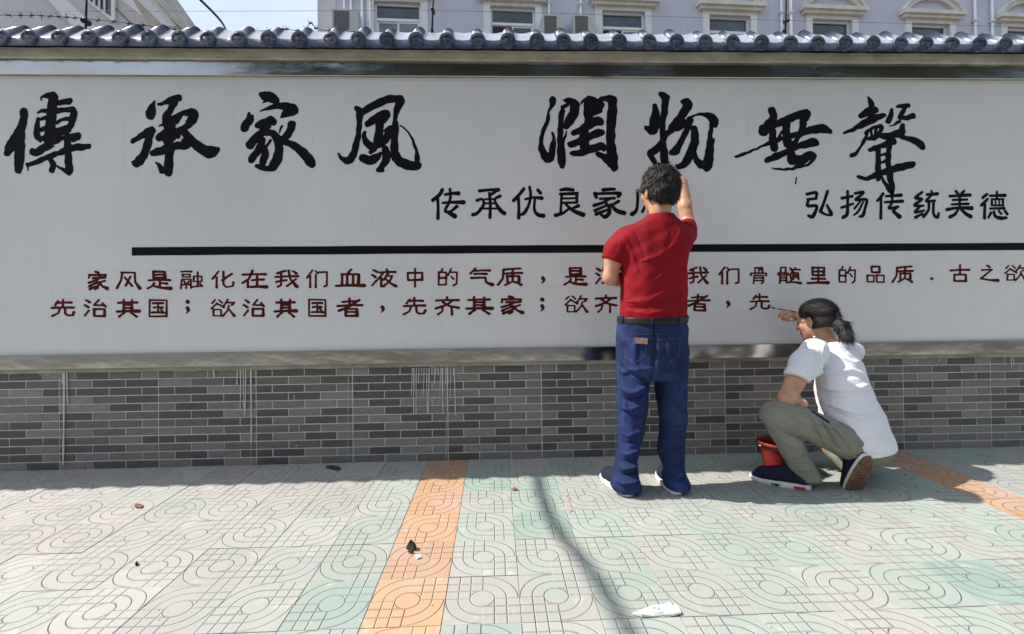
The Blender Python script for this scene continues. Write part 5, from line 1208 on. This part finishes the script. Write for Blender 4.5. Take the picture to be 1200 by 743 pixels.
# hair
HRn = np.array(HR); Wh = lambda p: np.array(hc)+HRn@np.array(p)
hs = SDF(np.array(hc)-.15, np.array(hc)+.15, .0034)
hs.ell(Wh((0, -.016, .034)), (.0875, .106, .096), HRn, .01); hs.ell(Wh((0, -.055, -.015)), (.074, .056, .066), HRn, .02)
cutp = lambda p, n_: cutplane(hs, Wh(p), HRn@np.array(n_))
cutplane(hs, Wh((0, .075, .02)), HRn@np.array((0, 1, -.55))); hs.ell(Wh((0, .075, -.04)), (.10, .10, .085), HRn, .01, 'cut')
cutplane(hs, Wh((0, -.06, -.070)), HRn@np.array((0, -.15, -1)))
for q in (-1, 1): hs.ell(Wh((q*.092, .0, -.022)), (.028, .032, .040), HRn, .008, 'cut')
hs.noise(.0035, 75, 2); hs.noise(.0022, 170, 4)
hair = hs.mesh('hair', M['hair'], man, smooth=0)
b = MB(man.location); crown_ = Wh((.01, -.04, .13))
strands(vnorm(hs), b, 9000, 3, (.012, .028), .5, lambda p: (p-crown_)*6, None, .0009, .30); b.build('hair_strands', M['hair'], hair, kind='stuff')
# glasses
b = MB(man.location)
for q in (-1, 1):
    b.tube([Wh((q*.083, -.012, .004)), Wh((q*.080, .04, .012)), Wh((q*.066, .104, .010))], .0022, 6)
    b.tube([Wh((q*.034+.024*math.cos(a), .106-.004*abs(math.cos(a)), .004+.017*math.sin(a))) for a in np.linspace(0, 2*math.pi, 17)], .0014, 5, False)
b.tube([Wh((-.012, .108, .008)), Wh((0, .112, .010)), Wh((.012, .108, .008))], .0014, 5)
b.build('glasses', M['wire'], man, smooth=True)
# shoes
shoe(man, (gnd(737, 579)[0]-.005, Y1-.066, 0), (-.24, 1, 0), L=.27); shoe(man, (gnd(791.5, 578)[0], Y1-.062, 0), (.02, 1, 0), right=True)
# brush in the raised hand
hb = A(789, 203, .33); tp = at(784, 189, D-.016)
b = MB(tuple(hb)); dvec = (tp-hb)/np.linalg.norm(tp-hb)
br = thing('paint_brush', 'paintbrush held up by the man in red against the white panel', 'brush', tuple(hb), 'writing brushes in use')
def brush(t, a, tip, r_):
    a = np.array(a); tip = np.array(tip); d = tip-a; L = np.linalg.norm(d); d /= L; o_ = tuple(t.location)
    MB(o_).tube([a-d*.03, a+d*L*.5, tip-d*.055], [r_*.8, r_, r_*1.1], 8).build('handle', M['wood'], t, smooth=True)
    MB(o_).tube([tip-d*.056, tip-d*.034], [r_*1.2, r_*1.25], 10).build('ferrule', M['ferrule'], t, smooth=True)
    MB(o_).tube([tip-d*.034, tip-d*.020, tip], [r_*1.2, r_*1.4, r_*.2], 8).build('bristles', M['bristle'], t, smooth=True)
brush(br, hb, tp, .004)

# ------------------------------------------------------------------ crouching man
Y2 = 2.42
B_ = lambda x, y, dy=0.: at(x, y, Y2+dy)
g2 = gnd(985, 575)
cm = thing('person', 'squatting man with black ponytail, white T-shirt and grey-green trousers, painting a small character', 'person', (g2[0], Y2, 0))
sc2 = F_PX/Y2
hp = lambda px: px/sc2
h2 = B_(956.5, 376, .25); HR2 = rotm(math.radians(25), math.radians(-10), math.radians(3))
sd = SDF((B_(880, 500)[0]-.02, Y2-.30, .03), (B_(1062, 500)[0], Y2+.50, B_(957, 340)[2]+.03), .0044)
add_head(sd, h2, HR2, 1.0)
sd.chain([(*B_(962, 389, .24), .054), (*B_(971, 408, .205), .054)], .015)
sd.loft([(B_(978, 414, .195), hp(20), .05, .7), (B_(988, 450, .125), hp(27), .075, .7), (B_(1001, 495, .05), hp(27), .085, .5), (B_(1012, 520, .03), hp(24), .08, .4)], .02)
# left upper arm and forearm resting on the knee
sd.chain([(*B_(946, 424, .07), .050), (*B_(931, 448, -.01), .047), (*B_(921.5, 468, -.05), .0425)], .012)
sd.chain([(*B_(921.5, 468, -.05), .0425), (*B_(930, 469, .03), .038), (*B_(938, 474, .16), .026)], .012)
add_hand(sd, B_(938, 474, .165), (-.3, .85, -.45), (.3, .3, .9), -1, (.5, .6, .6, .7), .92)
# right arm: shoulder on the far side, forearm up past the face, fingers closed on the brush
rs, re, rw = B_(992, 418, .36), B_(958, 412, .44), B_(937, 372, .37)
sd.chain([(*rs, .052), (*re, .041)], .012); sd.chain([(*re, .041), (*(re*.5+rw*.5), .036), (*rw, .025)], .012)
add_hand(sd, rw, (-.90, .10, .38), (.30, -.55, .78), 1, (.70, 1.05, 1.25, 1.35), .84, spread=.25)
# legs inside the trousers
sd.chain([(*B_(1018, 525), .085), (*B_(915, 490, -.03), .058), (*B_(940, 552, .0), .036)], .02)
sd.chain([(*B_(1020, 520, .1), .085), (*B_(950, 500, .28), .058), (*B_(1003, 556, .05), .036)], .02)
sd.mesh('body', M['skin'], cm)
# trousers
tr = SDF((B_(880, 500)[0]-.02, Y2-.26, .03), (B_(1062, 500)[0]+.02, Y2+.44, B_(957, 455)[2]), .0048)
tr.ell(B_(1010, 522, .04), (hp(30), .140, hp(25)), None, .03)
tr.loft([(B_(1004, 524, -.02), .095, .095, 1.57), (B_(970, 508, -.04), .094, .088, 1.57), (B_(935, 492, -.04), .092, .084, 1.57), (B_(911, 484, -.04), .080, .062, 1.57)], .03, 2.1)
tr.ell(B_(909, 486, -.04), (.070, .082, .070), None, .03)
tr.loft([(B_(910, 488, -.035), .070, .078, 0), (B_(922, 514, -.02), .068, .078, 0), (B_(936, 540, -.01), .062, .072, 0), (B_(943.5, 556, -.005), .066, .074, 0), (B_(945, 561, -.005), .060, .068, 0)], .025, 2.1)
tr.chain([(*B_(1015, 522, .12), .11), (*B_(955, 500, .28), .078)], .03); tr.chain([(*B_(955, 500, .28), .076), (*B_(1002, 548, .05), .055)], .02)
tf_ = lambda pts, w_, a, dy=-.13: tr.fold([B_(x, y, dy) for x, y in pts], w_, a)
for pts, w_, a in (([(945, 490), (952, 510), (962, 528)], .007, .010), ([(951, 488), (960, 508), (972, 527)], .006, -.009), ([(957, 490), (967, 508), (980, 527)], .006, .009), ([(964, 494), (974, 510), (986, 526)], .006, -.009), ([(970, 498), (981, 512), (992, 527)], .006, .008), ([(977, 502), (989, 516), (998, 528)], .005, -.008),
    ([(900, 492), (918, 506), (938, 512), (955, 520)], .009, -.012), ([(898, 500), (914, 516), (930, 524)], .009, .009), ([(912, 520), (926, 530), (944, 530)], .008, -.009), ([(918, 535), (932, 541), (950, 538)], .008, .009), ([(924, 546), (938, 551), (955, 547)], .006, -.010), ([(926, 553), (940, 558), (957, 555)], .006, .009),
    ([(905, 476), (925, 482), (945, 484)], .008, .008), ([(925, 498), (950, 506), (975, 522)], .010, .007), ([(990, 530), (1010, 541), (1035, 538)], .009, .007), ([(1000, 536), (1016, 546), (1030, 545)], .006, -.007), ([(1030, 520), (1040, 530), (1044, 538)], .007, .006)): tf_(pts, w_, a)
tr.noise(.0022, 50, 15); tr.noise(.0012, 110, 16)
trs = tr.mesh('trousers', M['khaki'], cm, smooth=1); tb = bvh(tr)
def seam2(pts, name='seam', mat='khaki', r_=.0014, t_=None, par=None):
    q = drape(t_ or tb, pts, .0008, 14)
    if len(q) > 2: return MB(cm.location).tube(q, r_, 5).build(name, M[mat], par or trs, smooth=True)
seam2([(957, 497), (968, 500), (978, 503)], 'pocket_edge', 'wire', .0015); seam2([(925, 488), (955, 504), (990, 528), (1015, 540)]); 
seam2([(928, 557), (943, 562), (959, 558)], 'hem_seam')
# shirt
s2 = SDF((B_(910, 450)[0], Y2-.28, B_(1020, 545)[2]), (B_(1064, 450)[0], Y2+.40, B_(960, 388)[2]+.02), .0046)
ang = -.75
s2.loft([(B_(972, 400, .215), hp(21), .070, .75), (B_(977, 410, .20), hp(31), .095, .75), (B_(983, 430, .165), hp(38), .115, .75), (B_(988, 455, .115), hp(38.5), .128, .70), (B_(996, 480, .07), hp(39.5), .138, .6), (B_(1002, 500, .04), hp(39.5), .143, .5), (B_(1007, 520, .02), hp(37.5), .15, .4), (B_(1008, 536, .03), hp(34), .14, .4)], .015, 2.2)
s2.chain([(*B_(954, 413, .10), .074), (*B_(943, 428, .04), .069), (*B_(933.5, 441, -.012), .061)], .035)
s2.chain([(*B_(997, 413, .33), .068), (*B_(990, 418, .40), .060)], .03)
cutplane(s2, B_(933, 443, -.01), (-.50, -.3, -1), (0, 0, 0), (B_(948.5, 440)[0], 9, 9))
# hem runs from the front waist down round the seat
hp0, hp1 = B_(951, 480, -.10), B_(1022, 537, -.10); dv = hp1-hp0; nrm = np.array([-(-dv[2]), 0, -dv[0]]); nrm = np.array([dv[2], 0, -dv[0]]); 
cutplane(s2, B_(951, 482, -.1), nrm/np.linalg.norm(nrm))
cutplane(s2, B_(1020, 535, -.1), (.12, 0, -1))
f2_ = lambda pts, w_, a, dy=-.12: s2.fold([B_(x, y, dy+float(np.interp(y, [400, 430, 455, 480, 500], [.215, .165, .115, .07, .04]))) for x, y in pts], w_, a*.6 if a < 0 else a*.8)
for pts, w_, a in (([(950, 434), (968, 436), (995, 432), (1020, 440)], .008, .010), ([(950, 440), (970, 443), (998, 440), (1022, 447)], .007, -.009), ([(955, 455), (985, 458), (1012, 452), (1028, 450)], .009, .011), ([(958, 464), (985, 468), (1015, 460), (1030, 459)], .007, -.010),
    ([(966, 472), (995, 482), (1022, 482), (1042, 476)], .009, .011), ([(970, 481), (1000, 491), (1026, 491), (1044, 486)], .007, -.010), ([(976, 496), (1000, 508), (1030, 508)], .009, .007), ([(985, 508), (1005, 522), (1025, 528)], .006, .008), ([(992, 506), (1012, 520), (1034, 524)], .005, -.006),
    ([(975, 404), (985, 418), (1000, 424), (1014, 424)], .008, .008), ([(983, 400), (994, 412), (1008, 414)], .006, -.007), ([(948, 408), (944, 425), (950, 440)], .008, -.007), ([(957, 404), (953, 425), (956, 446)], .008, .006), ([(925, 430), (934, 436), (944, 444)], .006, .004)): f2_(pts, w_, a)
s2.noise(.0024, 45, 25, (1, 1, 1.3)); s2.noise(.0011, 100, 26)
sh2 = s2.mesh('shirt', M['whitecloth'], cm, smooth=1); s2b = bvh(s2)
cc_ = B_(968, 398.5, .22); MB(cm.location).tube([cc_+[.066*math.cos(a), .062*math.sin(a), .020*math.sin(a)-.018*math.cos(a)] for a in np.linspace(0, 2*math.pi, 33)], .0058, 8, False).build('collar', M['whitecloth'], cm, smooth=True)
# waistband showing under the hem
q = drape(tb, [(951, 482), (960, 488), (971, 495)], .002)
if len(q) > 2: MB(cm.location).tube(q, .006, 6).build('waistband', M['navy'], cm, smooth=True)
# hair swept back into a ponytail, shaved lower sides
H2 = np.array(HR2); W2 = lambda p: np.array(h2)+H2@(np.array(p)*.97)
hs = SDF(np.array(h2)-.16, np.array(h2)+.17, .0034)
hs.ell(W2((0, -.018, .044)), (.0805, .1025, .083), H2, .01); cutplane(hs, W2((0, -.0, .004)), H2@np.array((0, .42, -1))); cutplane(hs, W2((0, .070, .02)), H2@np.array((0, 1, -.5)))
hs.noise(.0012, 130, 2)
hr2 = hs.mesh('hair', M['hair2'], cm, smooth=1)
st = SDF(np.array(h2)-.16, np.array(h2)+.17, .0034); st.ell(W2((0, -.020, .014)), (.0765, .0955, .084), H2, .01); cutplane(st, W2((0, .020, 0)), H2@np.array((0, 1, -.1))); cutplane(st, W2((0, 0, -.052)), H2@np.array((0, -.1, -1)))
for q_ in (-1, 1): st.ell(W2((q_*.085, -.004, -.014)), (.024, .026, .038), H2, .004, 'cut')
st.mesh('cropped_hair', M['stubble'], cm)
tie = W2((0, -.120, .018))
b = MB(cm.location); strands(vnorm(hs), b, 2600, 5, (.02, .045), .06, lambda p: (tie-p)*8, None, .0010, .12); b.build('hair_strands', M['hair2'], hr2, kind='stuff')
pp = SDF(B_(960, 375)-.12, B_(1003, 400)+.30, .0034)
e1 = B_(978, 372, .17); e2 = B_(987, 383, .13); e3 = B_(992, 394, .10); e4 = B_(997, 402, .09)
pp.chain([(*tie, .016), (*e1, .022), (*e2, .036), (*e3, .032), (*e4, .012)], .012); pp.noise(.003, 110, 7, (1.6, 1.6, .5))
pony = pp.mesh('ponytail', M['hair2'], cm, smooth=1)
b = MB(cm.location); strands(vnorm(pp), b, 1500, 6, (.02, .05), .12, (.35, -.1, -1), None, .0010, .2); b.build('ponytail_strands', M['hair2'], pony, kind='stuff')
dd = np.array(e1)-tie; dd /= np.linalg.norm(dd); b = MB(cm.location); b.tube([tie-dd*.004, tie+dd*.012], .019, 14).build('hair_tie', M['belt'], cm, smooth=True)
b = MB(cm.location)
for q_ in (-1, 1):
    b.tube([W2((q_*.084, -.016, .002)), W2((q_*.080, .035, .014)), W2((q_*.068, .104, .012))], .0024, 6)
    b.tube([W2((q_*.034+.026*math.cos(a), .107-.005*abs(math.cos(a)), .004+.018*math.sin(a))) for a in np.linspace(0, 2*math.pi, 17)], .0016, 5, False)
b.tube([W2((-.010, .109, .008)), W2((0, .113, .010)), W2((.010, .109, .008))], .0016, 5); b.build('glasses', M['wire'], cm, smooth=True)
# shoes: left flat, right on its toes with the sole showing
hl = gnd(958, 577); tl = gnd(903, 567); shoe(cm, hl+np.array([-.02, .03, 0]), tl-hl+np.array([0, .02, 0]), patch=True)
hr_ = gnd(1010, 578); shoe(cm, np.array([hr_[0]+.005, hr_[1]-.17, 0]), (-.06, 1, 0), pitch=math.radians(64), right=True, sole_mat='solebrown')
# brush
bt_ = at(902.5, 360.3, D-.012); bh = B_(927, 364.5, .385)
t = thing('paint_brush', 'slim dark writing brush in the squatting man\'s hand touching the last red character', 'brush', tuple(bh), 'writing brushes in use'); brush(t, bh, bt_, .0036)

# ------------------------------------------------------------------ bucket
bc = gnd(912, 552); bc[1] = min(bc[1], D-.17)
t = thing('bucket', 'round red plastic paint bucket on the ground beside the squatting man\'s knee', 'bucket', (bc[0], bc[1], 0))
prof = [(0, .0), (.062, .0), (.066, .004), (.070, .03), (.084, .115), (.088, .135), (.098, .138), (.102, .146), (.101, .156), (.096, .158), (.089, .153), (.085, .13), (.066, .02), (0, .018)]
n = 36; vs = []; 
for r_, z in prof: vs += [(math.cos(2*math.pi*k/n)*max(r_, .0005)*1.08, math.sin(2*math.pi*k/n)*max(r_, .0005)*1.08, z*1.08+.002) for k in range(n)]
b = MB(); b.add(vs, [(i*n+k, i*n+(k+1) % n, (i+1)*n+(k+1) % n, (i+1)*n+k) for i in range(len(prof)-1) for k in range(n)]); b.build('pail', M['bucket'], t, smooth=True)
b = MB(); b.add([(math.cos(2*math.pi*k/24)*.088, math.sin(2*math.pi*k/24)*.088, .11) for k in range(24)], [tuple(range(24))]); b.build('paint', M['darkred'], t)
b = MB(); b.tube([(math.cos(a)*.112, math.sin(a)*.112, .150-.006*math.sin(a)) for a in np.linspace(-.2, math.pi+.2, 20)], .0022, 6).build('handle', M['ferrule'], t, smooth=True)

# ------------------------------------------------------------------ litter
def litter(name, pts, mat, label, cat, th=.003, curl=.004, seed=1):
    r = random.Random(seed); P = [gnd(*p) for p in pts]; c = sum(P)/len(P); b = MB((c[0], c[1], 0)); n = len(P)
    top = [p+[0, 0, .004+r.uniform(0, curl)] for p in P]; bot = [p+[0, 0, .0015+r.uniform(0, curl*.3)] for p in P]; ct = c+[0, 0, .005+curl]; cb = c+[0, 0, .002]
    b.add(top+bot+[ct, cb], [(n+(i+1) % n, n+i, 2*n+1) for i in range(n)]+[(i, n+i, n+(i+1) % n, (i+1) % n) for i in range(n)])
    m0 = len(b.v); R_ = 4; ring = [top]                          # crumpled upper side in rings
    for q in range(1, R_):
        f_ = q/R_; ring.append([p*(1-f_)+ct*f_+np.array([r.uniform(-.1, .1)*np.linalg.norm(p-c)*.5, r.uniform(-.1, .1)*np.linalg.norm(p-c)*.5, r.uniform(-curl, curl)*.8*(1 if q % 2 else .6)+curl*.4]) for p in top])
    b.add([v for g_ in ring for v in g_]+[ct], [(q*n+i, q*n+(i+1) % n, (q+1)*n+(i+1) % n, (q+1)*n+i) for q in range(R_-1) for i in range(n)]+[((R_-1)*n+i, (R_-1)*n+(i+1) % n, R_*n) for i in range(n)])
    o = b.build(name, M[mat]); o.location = (c[0], c[1], 0); o['label'] = label; o['category'] = cat; return o
litter('paper_scrap', [(740, 721), (756, 717), (766, 713), (777, 710.5), (790, 709), (795, 714), (798.5, 721), (790, 723), (778, 722), (766, 723.5), (752, 724)], 'paper', 'torn white scrap of paper lying on the green tiles at the bottom of the picture', 'paper', curl=.009)
litter('leaf', [(157.5, 594.5), (160, 592.7), (165, 592.5), (168, 594), (166, 596), (160, 596.3)], 'deadleaf', 'curled reddish brown leaf lying on the left part of the pavement', 'leaf', curl=.006, seed=2)
litter('leaf', [(476, 644), (480, 640.5), (485, 641), (488, 643.5), (485, 646), (481, 645)], 'debris', 'dark green crumpled leaf on the orange tile strip', 'leaf', curl=.016, seed=3)
litter('leaf', [(478, 647.5), (482, 646.7), (485, 648.5), (481, 649.5)], 'debris', 'small dark leaf piece just below the crumpled one on the orange strip', 'leaf', curl=.008, seed=4)
litter('paper_scrap', [(486, 652), (492, 651), (494, 654), (489, 656)], 'paper', 'tiny pale paper bit on the orange tile strip', 'paper', curl=.002, seed=5)
litter('twig', [(382, 549), (390, 548.5), (399, 550), (398, 552), (390, 551)], 'debris', 'dark twig lying close to the wall left of the orange strip', 'twig', curl=.01, seed=6)
litter('leaf', [(599, 574), (604, 573), (607, 575), (602, 576)], 'deadleaf', 'small reddish leaf fragment just right of the orange strip near the wall shadow', 'leaf', curl=.006, seed=7)
litter('leaf', [(158, 662), (161, 661), (162.5, 663), (159, 664)], 'debris', 'tiny black leaf crumb on the lower left pavement', 'leaf', curl=.006, seed=8)
# plaster patch
litter('plaster_patch', [(659, 579), (664, 580), (668, 590), (671, 600), (667, 601), (662, 590)], 'joint', 'narrow pale plaster smear beside the blurred cable shadow', 'plaster', curl=.0005, seed=9)
# crumbs of mortar and dust along the foot of the wall
b = MB(); r = random.Random(77)
for _ in range(420):
    x = r.uniform(-3.3, 4.0); y = D-.012-abs(r.gauss(0, .012)) if r.random() < .75 else r.uniform(1.3, 2.9); s = r.uniform(.0015, .005)
    vs = [(x+r.uniform(-s, s), y+r.uniform(-s, s), r.uniform(0, .002)) for _ in range(4)]+[(x, y, s*.9)]; b.add(vs, [(0, 1, 4), (1, 2, 4), (2, 3, 4), (3, 0, 4)])
b.build('crumbs', M['joint'], kind='stuff')
